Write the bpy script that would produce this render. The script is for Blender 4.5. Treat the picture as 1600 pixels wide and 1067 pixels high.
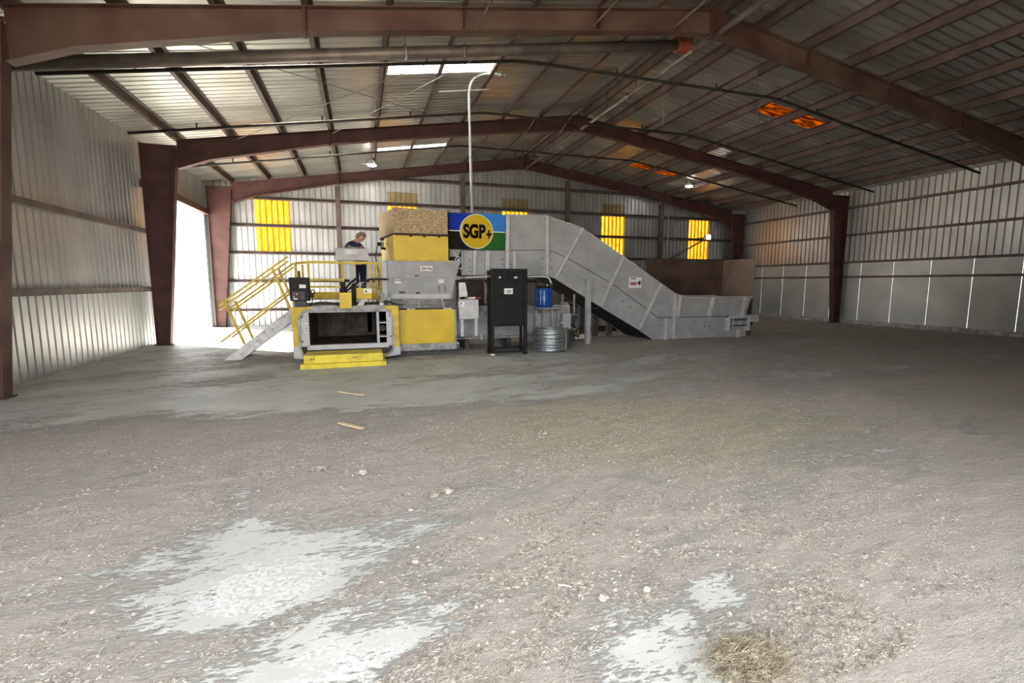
import bpy, bmesh, math, random
import numpy as np
from mathutils import Vector, Matrix

random.seed(7)
SC = bpy.context.scene
for o in list(bpy.data.objects):
    bpy.data.objects.remove(o)

# ------------------------------------------------------------------ camera, sky, sun, exposure
cam_d = bpy.data.cameras.new('camera')
cam_d.sensor_fit = 'HORIZONTAL'
cam_d.sensor_width = 36.0
cam_d.lens = 740.0 / 1600.0 * 36.0
cam_d.clip_end = 300
cam = bpy.data.objects.new('camera', cam_d)
SC.collection.objects.link(cam)
cam.location = (0, 0, 1.65)
cam.rotation_euler = (math.radians(83.0), 0, math.radians(-17.6))
SC.camera = cam

world = bpy.data.worlds.new('overcast_sky')
SC.world = world
world.use_nodes = True
wn = world.node_tree
wn.nodes['Background'].inputs[0].default_value = (0.95, 0.97, 1.0, 1)
wn.nodes['Background'].inputs[1].default_value = 4.2

sun_d = bpy.data.lights.new('sun', 'SUN')
sun_d.energy = 64.0
sun_d.angle = math.radians(0.8)
sun_d.color = (1.0, 0.93, 0.80)
sun = bpy.data.objects.new('sun', sun_d)
SC.collection.objects.link(sun)
sun_el, sx_, sy_ = math.radians(40), 0.75, -0.66
sv = Vector((sx_ * math.cos(sun_el), sy_ * math.cos(sun_el), -math.sin(sun_el)))
sun.rotation_euler = sv.to_track_quat('-Z', 'Y').to_euler()
sun.location = (-20, 30, 30)


def portal(name, loc, rot, sx, sy):
    d = bpy.data.lights.new(name, 'AREA')
    d.shape = 'RECTANGLE'
    d.size, d.size_y = sx, sy
    d.cycles.is_portal = True
    o = bpy.data.objects.new(name, d)
    SC.collection.objects.link(o)
    o.location, o.rotation_euler = loc, rot


portal('daylight_front', (-0.2, -0.75, 2.4), (math.radians(90), 0, 0), 10.4, 4.8)
portal('daylight_bays', (-5.5, 0.9, 1.95), (0, math.radians(-90), 0), 3.9, 3.1)
portal('daylight_side', (-5.5, 17.65, 2.1), (0, math.radians(-90), 0), 4.2, 4.9)

VS = SC.view_settings
VS.view_transform = 'Standard'
VS.look = 'None'
VS.gamma = 1.0
VS.use_curve_mapping = False
VS.exposure = 0.66

# ------------------------------------------------------------------ helpers
COL = SC.collection


class MB:
    def __init__(s):
        s.v, s.f = [], []

    def add(s, vs, fs):
        n = len(s.v)
        s.v += [tuple(p) for p in vs]
        s.f += [tuple(i + n for i in q) for q in fs]
        return s

    def box(s, x0, x1, y0, y1, z0, z1):
        return s.add([(x0, y0, z0), (x1, y0, z0), (x1, y1, z0), (x0, y1, z0), (x0, y0, z1), (x1, y0, z1), (x1, y1, z1), (x0, y1, z1)],
                     [(3, 2, 1, 0), (4, 5, 6, 7), (0, 1, 5, 4), (1, 2, 6, 5), (2, 3, 7, 6), (3, 0, 4, 7)])

    def hexa(s, p):      # eight corners, bottom ring then top ring
        return s.add(p, [(3, 2, 1, 0), (4, 5, 6, 7), (0, 1, 5, 4), (1, 2, 6, 5), (2, 3, 7, 6), (3, 0, 4, 7)])

    def prism_y(s, poly, y0, y1):     # polygon in XZ
        n = len(poly)
        vs = [(x, y0, z) for x, z in poly] + [(x, y1, z) for x, z in poly]
        return s.add(vs, [tuple(range(n)), tuple(range(2 * n - 1, n - 1, -1))] + [((i + 1) % n, i, i + n, (i + 1) % n + n) for i in range(n)])

    def prism_z(s, poly, z0, z1):
        n = len(poly)
        vs = [(x, y, z0) for x, y in poly] + [(x, y, z1) for x, y in poly]
        return s.add(vs, [tuple(range(n - 1, -1, -1)), tuple(range(n, 2 * n))] + [(i, (i + 1) % n, (i + 1) % n + n, i + n) for i in range(n)])

    def prism_x(s, poly, x0, x1):     # polygon in YZ
        n = len(poly)
        vs = [(x0, y, z) for y, z in poly] + [(x1, y, z) for y, z in poly]
        return s.add(vs, [tuple(range(n - 1, -1, -1)), tuple(range(n, 2 * n))] + [(i, (i + 1) % n, (i + 1) % n + n, i + n) for i in range(n)])

    def tube(s, path, r, n=8, cap=True):
        P = [Vector(p) for p in path]
        m = len(P)
        rs = r if isinstance(r, (list, tuple)) else [r] * m
        rings = []
        up = None
        for i in range(m):
            d = (P[min(i + 1, m - 1)] - P[max(i - 1, 0)]).normalized()
            if up is None:
                up = Vector((0, 0, 1)) if abs(d.z) < 0.9 else Vector((1, 0, 0))
            a = d.cross(up)
            if a.length < 1e-4:
                a = d.cross(Vector((0, 1, 0)))
            a.normalize()
            b = a.cross(d).normalized()
            up = b
            rings.append([P[i] + (a * math.cos(2 * math.pi * k / n) + b * math.sin(2 * math.pi * k / n)) * rs[i] for k in range(n)])
        vs = [p for q in rings for p in q]
        fs = [(i * n + k, i * n + (k + 1) % n, (i + 1) * n + (k + 1) % n, (i + 1) * n + k) for i in range(m - 1) for k in range(n)]
        if cap:
            fs += [tuple(range(n - 1, -1, -1)), tuple((m - 1) * n + k for k in range(n))]
        return s.add(vs, fs)

    def bar(s, p, q, w, h=None):      # square bar between two points
        h = h or w
        p, q = Vector(p), Vector(q)
        d = (q - p).normalized()
        up = Vector((0, 0, 1)) if abs(d.z) < 0.95 else Vector((0, 1, 0))
        a = d.cross(up).normalized() * w / 2
        b = a.cross(d).normalized() * h / 2
        return s.hexa([p - a - b, p + a - b, p + a + b, p - a + b, q - a - b, q + a - b, q + a + b, q - a + b])

    def lathe(s, c, prof, n=24):      # prof: (r, z) up the axis
        vs = [(c[0] + r * math.cos(2 * math.pi * k / n), c[1] + r * math.sin(2 * math.pi * k / n), c[2] + z) for r, z in prof for k in range(n)]
        fs = [(i * n + k, i * n + (k + 1) % n, (i + 1) * n + (k + 1) % n, (i + 1) * n + k) for i in range(len(prof) - 1) for k in range(n)]
        fs += [tuple(range(n - 1, -1, -1)), tuple((len(prof) - 1) * n + k for k in range(n))]
        return s.add(vs, fs)

    def disc_y(s, cx, cz, r, y0, y1, n=24):
        return s.prism_y([(cx + r * math.cos(2 * math.pi * k / n), cz + r * math.sin(2 * math.pi * k / n)) for k in range(n)], y0, y1)

    def build(s, name, mat, parent=None, bevel=0, smooth=False, label=None):
        me = bpy.data.meshes.new(name)
        me.from_pydata(s.v, [], s.f)
        bm = bmesh.new()
        bm.from_mesh(me)
        bmesh.ops.recalc_face_normals(bm, faces=bm.faces)
        bm.to_mesh(me)
        bm.free()
        me.materials.append(mat)
        if smooth:
            me.polygons.foreach_set('use_smooth', [True] * len(me.polygons))
        o = bpy.data.objects.new(name, me)
        COL.objects.link(o)
        if parent is not None:
            o.parent = parent
            o.matrix_parent_inverse = Matrix.Translation(root_world(parent)).inverted()
        if bevel:
            b = o.modifiers.new('edge', 'BEVEL')
            b.width, b.segments, b.limit_method = bevel, 2, 'ANGLE'
        if label:
            o['label'] = label
        return o


def root_world(o):
    # world position of an unrotated object
    t = Vector(o.location)
    while o.parent is not None:
        t = o.matrix_parent_inverse.to_translation() + t
        o = o.parent
        t = t + Vector(o.location)
    return t


def box(*a):
    return MB().box(*a)


def tag(o, label, cat, group=None, kind=None):
    o['label'] = label
    o['category'] = cat
    if group:
        o['group'] = group
    if kind:
        o['kind'] = kind
    return o


def thing(name, label, cat, loc, group=None, kind=None):
    o = bpy.data.objects.new(name, None)
    o.empty_display_size = 0.2
    COL.objects.link(o)
    o.location = loc
    return tag(o, label, cat, group, kind)


def share(o, name, parent, dx=0.0, dy=0.0, dz=0.0):
    """a piece alike: shares mesh data, moved by an offset"""
    c = o.copy()
    c.name = name
    COL.objects.link(c)
    c.location = Vector(o.location) + Vector((dx, dy, dz))
    c.parent = parent
    c.matrix_parent_inverse = o.matrix_parent_inverse.copy()
    return c


def text_mesh(name, body, mat, parent, x, y, z, height, width=None, depth=0.004, bold=0.0, label=None):
    cu = bpy.data.curves.new(name + '_curve', 'FONT')
    cu.body = body
    cu.align_x, cu.align_y = 'CENTER', 'CENTER'
    cu.size = 1.0
    cu.offset = bold
    tmp = bpy.data.objects.new(name + '_curve', cu)
    COL.objects.link(tmp)
    bpy.context.view_layer.update()
    dg = bpy.context.evaluated_depsgraph_get()
    me = bpy.data.meshes.new_from_object(tmp.evaluated_get(dg))
    bpy.data.objects.remove(tmp)
    bpy.data.curves.remove(cu)
    xs = [v.co.x for v in me.vertices]
    ys = [v.co.y for v in me.vertices]
    cx, cy = (min(xs) + max(xs)) / 2, (min(ys) + max(ys)) / 2
    k = height / (max(ys) - min(ys))
    kx = (width / (max(xs) - min(xs))) if width else k
    for v in me.vertices:
        v.co = (x + (v.co.x - cx) * kx, y, z + (v.co.y - cy) * k)
    bm = bmesh.new()
    bm.from_mesh(me)
    r = bmesh.ops.extrude_face_region(bm, geom=list(bm.faces))
    for g in r['geom']:
        if isinstance(g, bmesh.types.BMVert):
            g.co.y -= depth
    bmesh.ops.recalc_face_normals(bm, faces=bm.faces)
    bm.to_mesh(me)
    bm.free()
    me.materials.clear()
    me.materials.append(mat)
    me.name = name
    o = bpy.data.objects.new(name, me)
    COL.objects.link(o)
    o.parent = parent
    o.matrix_parent_inverse = Matrix.Translation(root_world(parent)).inverted()
    if label:
        o['label'] = label
    return o


# ------------------------------------------------------------------ materials
M = {}


def mat(name, c1, c2=None, scale=6.0, rough=0.6, metal=0.0, bump=0.0, bscale=40.0, contrast=(0.35, 0.65), stretch=(1, 1, 1), detail=6.0, spec=0.4):
    m = bpy.data.materials.new(name)
    m.use_nodes = True
    nt = m.node_tree
    b = nt.nodes['Principled BSDF']
    b.inputs['Roughness'].default_value = rough
    b.inputs['Metallic'].default_value = metal
    b.inputs['Specular IOR Level'].default_value = spec
    geo = nt.nodes.new('ShaderNodeNewGeometry')
    mp = nt.nodes.new('ShaderNodeMapping')
    mp.inputs['Scale'].default_value = stretch
    nt.links.new(geo.outputs['Position'], mp.inputs['Vector'])
    if c2 is None:
        b.inputs['Base Color'].default_value = (*c1, 1)
    else:
        n = nt.nodes.new('ShaderNodeTexNoise')
        n.inputs['Scale'].default_value = scale
        n.inputs['Detail'].default_value = detail
        nt.links.new(mp.outputs[0], n.inputs['Vector'])
        r = nt.nodes.new('ShaderNodeValToRGB')
        r.color_ramp.elements[0].position, r.color_ramp.elements[1].position = contrast
        r.color_ramp.elements[0].color = (*c1, 1)
        r.color_ramp.elements[1].color = (*c2, 1)
        nt.links.new(n.outputs['Fac'], r.inputs[0])
        nt.links.new(r.outputs[0], b.inputs['Base Color'])
    if bump:
        n2 = nt.nodes.new('ShaderNodeTexNoise')
        n2.inputs['Scale'].default_value = bscale
        n2.inputs['Detail'].default_value = 4
        nt.links.new(mp.outputs[0], n2.inputs['Vector'])
        bp = nt.nodes.new('ShaderNodeBump')
        bp.inputs['Strength'].default_value = bump
        bp.inputs['Distance'].default_value = 0.02
        nt.links.new(n2.outputs['Fac'], bp.inputs['Height'])
        nt.links.new(bp.outputs[0], b.inputs['Normal'])
    M[name] = m
    return m


def translucent(name, c1, c2, scale, stretch):
    m = bpy.data.materials.new(name)
    m.use_nodes = True
    nt = m.node_tree
    nt.nodes.remove(nt.nodes['Principled BSDF'])
    out = nt.nodes['Material Output']
    geo = nt.nodes.new('ShaderNodeNewGeometry')
    mp = nt.nodes.new('ShaderNodeMapping')
    mp.inputs['Scale'].default_value = stretch
    nt.links.new(geo.outputs['Position'], mp.inputs['Vector'])
    n = nt.nodes.new('ShaderNodeTexNoise')
    n.inputs['Scale'].default_value = scale
    n.inputs['Detail'].default_value = 6
    nt.links.new(mp.outputs[0], n.inputs['Vector'])
    r = nt.nodes.new('ShaderNodeValToRGB')
    r.color_ramp.elements[0].position, r.color_ramp.elements[1].position = 0.38, 0.62
    r.color_ramp.elements[0].color = (*c1, 1)
    r.color_ramp.elements[1].color = (*c2, 1)
    nt.links.new(n.outputs['Fac'], r.inputs[0])
    t = nt.nodes.new('ShaderNodeBsdfTranslucent')
    d = nt.nodes.new('ShaderNodeBsdfDiffuse')
    mx = nt.nodes.new('ShaderNodeMixShader')
    mx.inputs[0].default_value = 0.25
    nt.links.new(r.outputs[0], t.inputs['Color'])
    nt.links.new(r.outputs[0], d.inputs['Color'])
    nt.links.new(t.outputs[0], mx.inputs[1])
    nt.links.new(d.outputs[0], mx.inputs[2])
    nt.links.new(mx.outputs[0], out.inputs['Surface'])
    M[name] = m
    return m


def glow(name, col, strength):
    m = bpy.data.materials.new(name)
    m.use_nodes = True
    b = m.node_tree.nodes['Principled BSDF']
    b.inputs['Emission Color'].default_value = (*col, 1)
    b.inputs['Emission Strength'].default_value = strength
    M[name] = m


mat('roof_metal', (0.44, 0.43, 0.40), (0.60, 0.59, 0.56), 0.9, 0.40, 0.85, stretch=(0.5, 1.6, 1))
mat('wall_metal', (0.42, 0.42, 0.42), (0.54, 0.54, 0.54), 1.2, 0.42, 0.8, stretch=(2.0, 1, 0.5))
mat('liner_metal', (0.40, 0.42, 0.42), (0.50, 0.51, 0.50), 1.2, 0.45, 0.7)
mat('red_steel', (0.046, 0.018, 0.017), (0.078, 0.032, 0.029), 3.0, 0.65, 0.1, bump=0.15)
mat('worn_steel', (0.060, 0.023, 0.021), (0.135, 0.086, 0.064), 1.3, 0.65, 0.1, bump=0.2, contrast=(0.3, 0.75), detail=9)
mat('purlin_steel', (0.060, 0.037, 0.034), (0.105, 0.073, 0.064), 2.5, 0.6, 0.2)
mat('girt_steel', (0.085, 0.055, 0.052), (0.14, 0.11, 0.10), 2.5, 0.6, 0.2)
mat('pipe_steel', (0.11, 0.09, 0.085), (0.20, 0.17, 0.15), 3.0, 0.5, 0.4)
mat('dark_pipe', (0.022, 0.019, 0.018), (0.04, 0.034, 0.03), 6, 0.65, 0.0, spec=0.2)
mat('valve_red', (0.30, 0.05, 0.03), (0.18, 0.06, 0.03), 12, 0.6)
mat('rod_steel', (0.30, 0.28, 0.27), rough=0.5, metal=0.5)
mat('conduit_white', (0.62, 0.66, 0.68), rough=0.4, metal=0.3)
mat('gray_paint', (0.285, 0.285, 0.285), (0.36, 0.36, 0.36), 2.5, 0.5, 0.0, bump=0.05, bscale=14)
mat('gray_worn', (0.20, 0.195, 0.185), (0.40, 0.395, 0.385), 7, 0.6, 0.1, bump=0.1)
mat('light_gray', (0.43, 0.425, 0.42), (0.53, 0.525, 0.52), 5, 0.55, 0.0, bump=0.06)
mat('white_worn', (0.58, 0.56, 0.53), (0.78, 0.77, 0.75), 9, 0.55)
mat('dark_gray', (0.035, 0.035, 0.035), (0.07, 0.07, 0.07), 6, 0.6)
mat('yellow_paint', (0.55, 0.37, 0.004), (0.64, 0.45, 0.006), 3, 0.42, 0.0)
mat('yellow_dirty', (0.42, 0.30, 0.02), (0.66, 0.47, 0.02), 6, 0.5, 0.0, contrast=(0.3, 0.6))
mat('yellow_step', (0.52, 0.40, 0.03), (0.76, 0.62, 0.05), 5, 0.5, 0.0, contrast=(0.3, 0.55))
mat('rail_yellow', (0.55, 0.38, 0.02), (0.72, 0.54, 0.05), 8, 0.45)
mat('black_paint', (0.007, 0.007, 0.0075), (0.013, 0.013, 0.014), 8, 0.55, bump=0.05, spec=0.2)
mat('black_rubber', (0.012, 0.012, 0.012), rough=0.6)
mat('chamber_liner', (0.035, 0.026, 0.023), (0.10, 0.07, 0.06), 5, 0.7, 0.2, bump=0.15)
mat('maroon', (0.028, 0.015, 0.018), (0.045, 0.025, 0.026), 4, 0.6)
mat('rust_panel', (0.040, 0.026, 0.020), (0.115, 0.070, 0.050), 1.3, 0.75, 0.1, bump=0.1)
mat('tan_rust', (0.20, 0.14, 0.11), (0.30, 0.22, 0.175), 2.0, 0.75, 0.1, bump=0.1)
mat('strand_board', (0.22, 0.15, 0.075), (0.55, 0.42, 0.25), 28, 0.8, bump=0.3, bscale=60, contrast=(0.36, 0.66), stretch=(0.45, 0.6, 1.6))
mat('dark_edge', (0.045, 0.028, 0.018), rough=0.8)
mat('blue_plastic', (0.008, 0.055, 0.27), (0.012, 0.07, 0.33), 5, 0.3)
mat('galv_wire', (0.34, 0.36, 0.38), (0.60, 0.62, 0.64), 25, 0.32, 0.85)
mat('navy_cloth', (0.012, 0.018, 0.055), (0.02, 0.03, 0.08), 30, 0.9)
mat('trouser_cloth', (0.010, 0.012, 0.030), (0.018, 0.02, 0.045), 30, 0.9)
mat('skin', (0.46, 0.25, 0.18), (0.52, 0.30, 0.22), 20, 0.55)
mat('hair', (0.16, 0.12, 0.09), (0.30, 0.24, 0.18), 60, 0.8, bump=0.4, bscale=120)
mat('eye_dark', (0.02, 0.015, 0.01), rough=0.2)
mat('shoe', (0.02, 0.018, 0.016), rough=0.6)
mat('sign_blue', (0.008, 0.030, 0.33), rough=0.6, spec=0.12)
mat('sign_sky', (0.035, 0.19, 0.56), rough=0.6, spec=0.12)
mat('sign_black', (0.010, 0.006, 0.006), rough=0.6, spec=0.12)
mat('sign_green', (0.018, 0.11, 0.020), rough=0.6, spec=0.12)
mat('sign_gold', (0.56, 0.37, 0.015), rough=0.6, spec=0.12)
mat('sign_white', (0.72, 0.74, 0.72), rough=0.5)
mat('label_white', (0.74, 0.73, 0.71), rough=0.5)
mat('label_red', (0.42, 0.05, 0.06), rough=0.5)
mat('label_ink', (0.02, 0.02, 0.02), rough=0.5)
mat('brass', (0.42, 0.26, 0.06), rough=0.4, metal=0.6)
mat('lath', (0.56, 0.43, 0.29), (0.70, 0.56, 0.40), 12, 0.8)
mat('stone', (0.27, 0.24, 0.20), (0.50, 0.47, 0.42), 30, 0.9, bump=0.3)
mat('mulch', (0.16, 0.135, 0.112), (0.48, 0.425, 0.370), 30, 0.95)
mat('straw', (0.17, 0.14, 0.09), (0.38, 0.33, 0.24), 25, 0.9)
mat('pale_straw', (0.52, 0.47, 0.38), (0.68, 0.64, 0.56), 18, 0.9)
mat('gravel_ground', (0.40, 0.38, 0.34), (0.54, 0.52, 0.47), 2, 0.95)
mat('yard_earth', (0.13, 0.115, 0.09), (0.20, 0.18, 0.15), 2, 0.95)  # dark ground tone set to weaken light thrown up at the ceiling
translucent('amber_sheet', (0.38, 0.235, 0.045), (0.50, 0.335, 0.095), 6, (2.5, 1, 0.5))
mat('tan_sheet', (0.30, 0.23, 0.11), (0.42, 0.34, 0.19), 3, 0.5, 0.6, stretch=(2.5, 1, 0.5))
translucent('white_skylight', (0.62, 0.64, 0.62), (0.78, 0.80, 0.78), 3, (1, 1, 1))
translucent('orange_skylight', (0.05, 0.018, 0.004), (0.25, 0.10, 0.016), 5, (0.6, 3.0, 1))
glow('lamp_glow', (1.0, 0.97, 0.92), 40.0)
M['lamp_glow'].node_tree.nodes['Principled BSDF'].inputs['Base Color'].default_value = (0.9, 0.9, 0.9, 1)


# floor: concrete under swept organic dust; the masks, painted machine shade included, come from the mesh, the grain from noise
def floor_material():
    m = bpy.data.materials.new('dusty_concrete')
    m.use_nodes = True
    nt = m.node_tree
    N, L = nt.nodes, nt.links
    b = N['Principled BSDF']
    b.inputs['Roughness'].default_value = 0.9
    b.inputs['Specular IOR Level'].default_value = 0.4
    geo = N.new('ShaderNodeNewGeometry')

    def noise(scale, detail, rot=0.0, sc=(1, 1, 1), rough=0.6):
        mp = N.new('ShaderNodeMapping')
        mp.inputs['Rotation'].default_value = (0, 0, rot)
        mp.inputs['Scale'].default_value = sc
        L.new(geo.outputs['Position'], mp.inputs['Vector'])
        n = N.new('ShaderNodeTexNoise')
        n.inputs['Scale'].default_value = scale
        n.inputs['Detail'].default_value = detail
        n.inputs['Roughness'].default_value = rough
        L.new(mp.outputs[0], n.inputs['Vector'])
        return n.outputs['Fac']

    def ramp(src, p0, p1, c0, c1):
        r = N.new('ShaderNodeValToRGB')
        r.color_ramp.elements[0].position, r.color_ramp.elements[1].position = p0, p1
        r.color_ramp.elements[0].color = (*c0, 1)
        r.color_ramp.elements[1].color = (*c1, 1)
        L.new(src, r.inputs[0])
        return r.outputs[0]

    def mix(f, a, c):
        x = N.new('ShaderNodeMix')
        x.data_type = 'RGBA'
        L.new(f, x.inputs[0])
        L.new(a, x.inputs[6])
        L.new(c, x.inputs[7])
        return x.outputs[2]

    def math_(op, a, c=None, clamp=False):
        x = N.new('ShaderNodeMath')
        x.operation = op
        x.use_clamp = clamp
        for i, q in enumerate((a, c)):
            if q is None:
                continue
            if isinstance(q, (int, float)):
                x.inputs[i].default_value = q
            else:
                L.new(q, x.inputs[i])
        return x.outputs[0]

    def attr(nm):
        a = N.new('ShaderNodeAttribute')
        a.attribute_name = nm
        return a.outputs['Fac']

    conc = ramp(noise(1.6, 8), 0.35, 0.68, (0.45, 0.455, 0.43), (0.58, 0.59, 0.565))
    pale = ramp(noise(40, 6), 0.38, 0.52, (0.42, 0.41, 0.39), (0.64, 0.66, 0.64))
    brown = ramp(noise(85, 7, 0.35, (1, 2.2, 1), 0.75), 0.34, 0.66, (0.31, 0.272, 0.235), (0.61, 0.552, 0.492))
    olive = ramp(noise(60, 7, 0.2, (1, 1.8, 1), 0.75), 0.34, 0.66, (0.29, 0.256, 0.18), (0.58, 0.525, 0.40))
    grain = noise(16, 8, 0.38, (1, 3.2, 1), 0.7)
    coarse = noise(3.2, 10, 0.36, (1, 2.6, 1), 0.68)
    k = math_('ADD', math_('MULTIPLY', math_('SUBTRACT', grain, 0.5), 1.9), math_('MULTIPLY', math_('SUBTRACT', coarse, 0.5), 1.6))
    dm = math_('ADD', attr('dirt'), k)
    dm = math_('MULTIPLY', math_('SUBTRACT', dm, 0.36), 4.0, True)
    pmk = math_('MULTIPLY', math_('SUBTRACT', math_('ADD', attr('pale'), math_('MULTIPLY', k, 1.1)), 0.50), 5.0, True)
    om = math_('MULTIPLY', math_('SUBTRACT', math_('ADD', attr('olive'), math_('MULTIPLY', k, 0.4)), 0.25), 2.0, True)
    base = mix(pmk, conc, pale)
    dirt_and_shade = mix(om, brown, olive)
    col = mix(math_('MULTIPLY', dm, 0.93), base, dirt_and_shade)
    L.new(col, b.inputs['Base Color'])
    L.new(math_('ADD', math_('MULTIPLY', dm, 0.35), 0.55, True), b.inputs['Roughness'])
    h = math_('ADD', math_('ADD', math_('MULTIPLY', noise(48, 7, 0.38, (1, 2.0, 1), 0.75), dm), math_('MULTIPLY', math_('MULTIPLY', noise(11, 8, 0.36, (1, 2.4, 1), 0.7), dm), 1.6)), math_('MULTIPLY', noise(160, 4), 0.15))
    bp = N.new('ShaderNodeBump')
    bp.inputs['Strength'].default_value = 0.78
    bp.inputs['Distance'].default_value = 0.022
    L.new(h, bp.inputs['Height'])
    L.new(bp.outputs[0], b.inputs['Normal'])
    M['floor'] = m


floor_material()

# ------------------------------------------------------------------ the shed: measures
RX, RZ, SL = 6.95, 7.30, 0.155          # ridge line, sheet height at the ridge, slope
XL, XR = -5.40, 19.30                   # side walls
YB, YF = 20.80, -0.70                   # back wall, open front
FRAMES = (2.6, 8.6, 14.9, 20.42)


def roof_z(x):
    return RZ - SL * abs(x - RX)


# ---- numpy value noise for the floor masks
def vnoise(x, y, seed=0):
    xi, yi = np.floor(x).astype(np.int64), np.floor(y).astype(np.int64)
    fx, fy = x - xi, y - yi
    fx, fy = fx * fx * (3 - 2 * fx), fy * fy * (3 - 2 * fy)

    def h(a, b):
        n = (a * 374761393 + b * 668265263 + seed * 1274126177) & 0x7fffffff
        n = ((n ^ (n >> 13)) * 1103515245) & 0x7fffffff
        n = (n ^ (n >> 16)) & 0xffff
        return n / 65535.0
    return (h(xi, yi) * (1 - fx) + h(xi + 1, yi) * fx) * (1 - fy) + (h(xi, yi + 1) * (1 - fx) + h(xi + 1, yi + 1) * fx) * fy


def fbm(x, y, seed=0, octs=5):
    s, a, t = 0, 0.5, 0
    for i in range(octs):
        s = s + a * vnoise(x, y, seed + i * 17)
        t += a
        x, y, a = x * 2.03 + 5.2, y * 2.03 + 1.7, a * 0.55
    return s / t


def blob(x, y, cx, cy, rx, ry, rot=0.0):
    c, s = math.cos(rot), math.sin(rot)
    u, v = ((x - cx) * c + (y - cy) * s) / rx, (-(x - cx) * s + (y - cy) * c) / ry
    return np.exp(-(u * u + v * v))


def floor_masks(x, y):
    c, s = math.cos(0.36), math.sin(0.36)
    u, v = x * c + y * s, -x * s + y * c            # sweeping direction
    st = fbm(u * 0.9, v * 3.2, 3)
    big = fbm(x * 0.8, y * 0.8, 9)
    d = 0.80 + 0.9 * (st - 0.5) + 0.5 * (big - 0.5)
    edge = 6.35 + 0.45 * (fbm(x * 0.9, y * 0.2, 21) - 0.5) * 2 - 0.06 * (x - 1)
    far = 1 / (1 + np.exp(-(y - edge) * 4.5))
    d = d - far * (0.62 - 0.38 * np.clip((x - 2.5) / 4, 0, 1))
    d = d - 0.85 * blob(x, y, -0.55, 2.75, 0.55, 0.42, 0.3) - 0.6 * blob(x, y, -0.2, 2.0, 0.6, 0.22, 0.3)
    d = d - 0.35 * blob(x, y, -1.0, 3.4, 0.6, 0.45) - 0.7 * blob(x, y, 1.15, 1.62, 0.34, 0.36, 0.2) - 0.5 * blob(x, y, 1.75, 1.9, 0.35, 0.12, 0.36)
    d = d - 0.45 * blob(x, y, 0.25, 3.05, 0.30, 0.20, 0.3) - 0.4 * blob(x, y, -0.95, 4.0, 0.10, 0.7, 0.3)
    d = d - 0.5 * blob(x, y, -0.9, 7.2, 1.6, 0.55) + 0.4 * blob(x, y, 1.6, 4.7, 2.0, 0.8) + 0.35 * blob(x, y, 0.5, 1.9, 0.35, 0.25, 0.4)
    d = d + 0.55 * blob(x, y, -0.90, 7.30, 0.85, 0.07, -1.05) + 0.3 * blob(x, y, 2.2, 8.2, 2.5, 0.25, -0.15)
    d = d + 0.45 * blob(x, y, 4.5, 11.9, 5.5, 1.3) + 0.35 * blob(x, y, -1.2, 11.2, 1.6, 0.8)  # painted-in shade plus brown dirt under and around the machines
    p = 0.95 * blob(x, y, -0.5, 2.70, 0.60, 0.42, 0.3) + 1.0 * blob(x, y, -0.15, 1.98, 0.65, 0.26, 0.3) + 0.45 * blob(x, y, -1.0, 6.9, 1.2, 0.6) + 0.5 * blob(x, y, -0.98, 3.7, 0.16, 0.9, 0.3)
    p = p * (0.65 + 0.7 * (fbm(u * 2, v * 5, 31) - 0.3))
    ol = 1.15 * blob(x, y, 3.3, 4.5, 2.3, 1.25, -0.2) * (0.6 + fbm(x * 1.5, y * 1.5, 41)) + 0.9 * blob(x, y, 1.53, 1.5, 0.16, 0.14)
    return np.clip(d, 0, 1.2), np.clip(p, 0, 1), np.clip(ol, 0, 1)


def floor_height(x, y, d):
    c, s = math.cos(0.36), math.sin(0.36)
    u, v = x * c + y * s, -x * s + y * c
    n = fbm(u * 5, v * 11, 51, 4) - 0.5
    f = np.clip((d - 0.25) * 1.6, 0, 1)
    z = f * (0.004 + 0.026 * np.clip(n, -0.15, 0.5)) + 0.045 * blob(x, y, 1.55, 1.48, 0.15, 0.13) * (0.6 + 0.8 * fbm(x * 14, y * 14, 61))
    return np.where((y < 9.2) & (x < 8), z, 0.0)


def make_floor():
    def axis(segs):
        out = []
        for a, b, st in segs:
            n = max(1, int(round((b - a) / st)))
            out += list(np.linspace(a, b, n, endpoint=False))
        return np.array(out + [segs[-1][1]])
    xs = axis([(XL - 0.1, -2.6, 0.4), (-2.6, -1.2, 0.06), (-1.2, 3.2, 0.025), (3.2, 7.5, 0.06), (7.5, XR + 0.1, 0.4)])
    ys = axis([(YF - 0.2, 0.9, 0.4), (0.9, 4.6, 0.025), (4.6, 9.2, 0.06), (9.2, YB + 0.1, 0.4)])
    gx, gy = np.meshgrid(xs, ys)
    x, y = gx.ravel(), gy.ravel()
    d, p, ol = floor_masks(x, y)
    z = floor_height(x, y, d)
    nx, ny = len(xs), len(ys)
    i = np.arange(nx * ny).reshape(ny, nx)
    q = np.stack([i[:-1, :-1], i[:-1, 1:], i[1:, 1:], i[1:, :-1]], -1).reshape(-1, 4)
    me = bpy.data.meshes.new('floor')
    me.vertices.add(nx * ny)
    me.vertices.foreach_set('co', np.stack([x, y, z], -1).ravel())
    me.loops.add(q.size)
    me.loops.foreach_set('vertex_index', q.ravel())
    me.polygons.add(len(q))
    me.polygons.foreach_set('loop_start', np.arange(len(q)) * 4)
    me.polygons.foreach_set('loop_total', np.full(len(q), 4))
    me.polygons.foreach_set('use_smooth', np.ones(len(q), dtype=bool))
    me.update()
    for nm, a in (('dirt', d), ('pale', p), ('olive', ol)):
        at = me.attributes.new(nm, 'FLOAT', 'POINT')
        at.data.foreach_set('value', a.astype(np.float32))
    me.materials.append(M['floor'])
    o = bpy.data.objects.new('floor', me)
    COL.objects.link(o)
    tag(o, 'wide concrete shed floor strewn with swept brown plant dust', 'floor', kind='structure')


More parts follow.
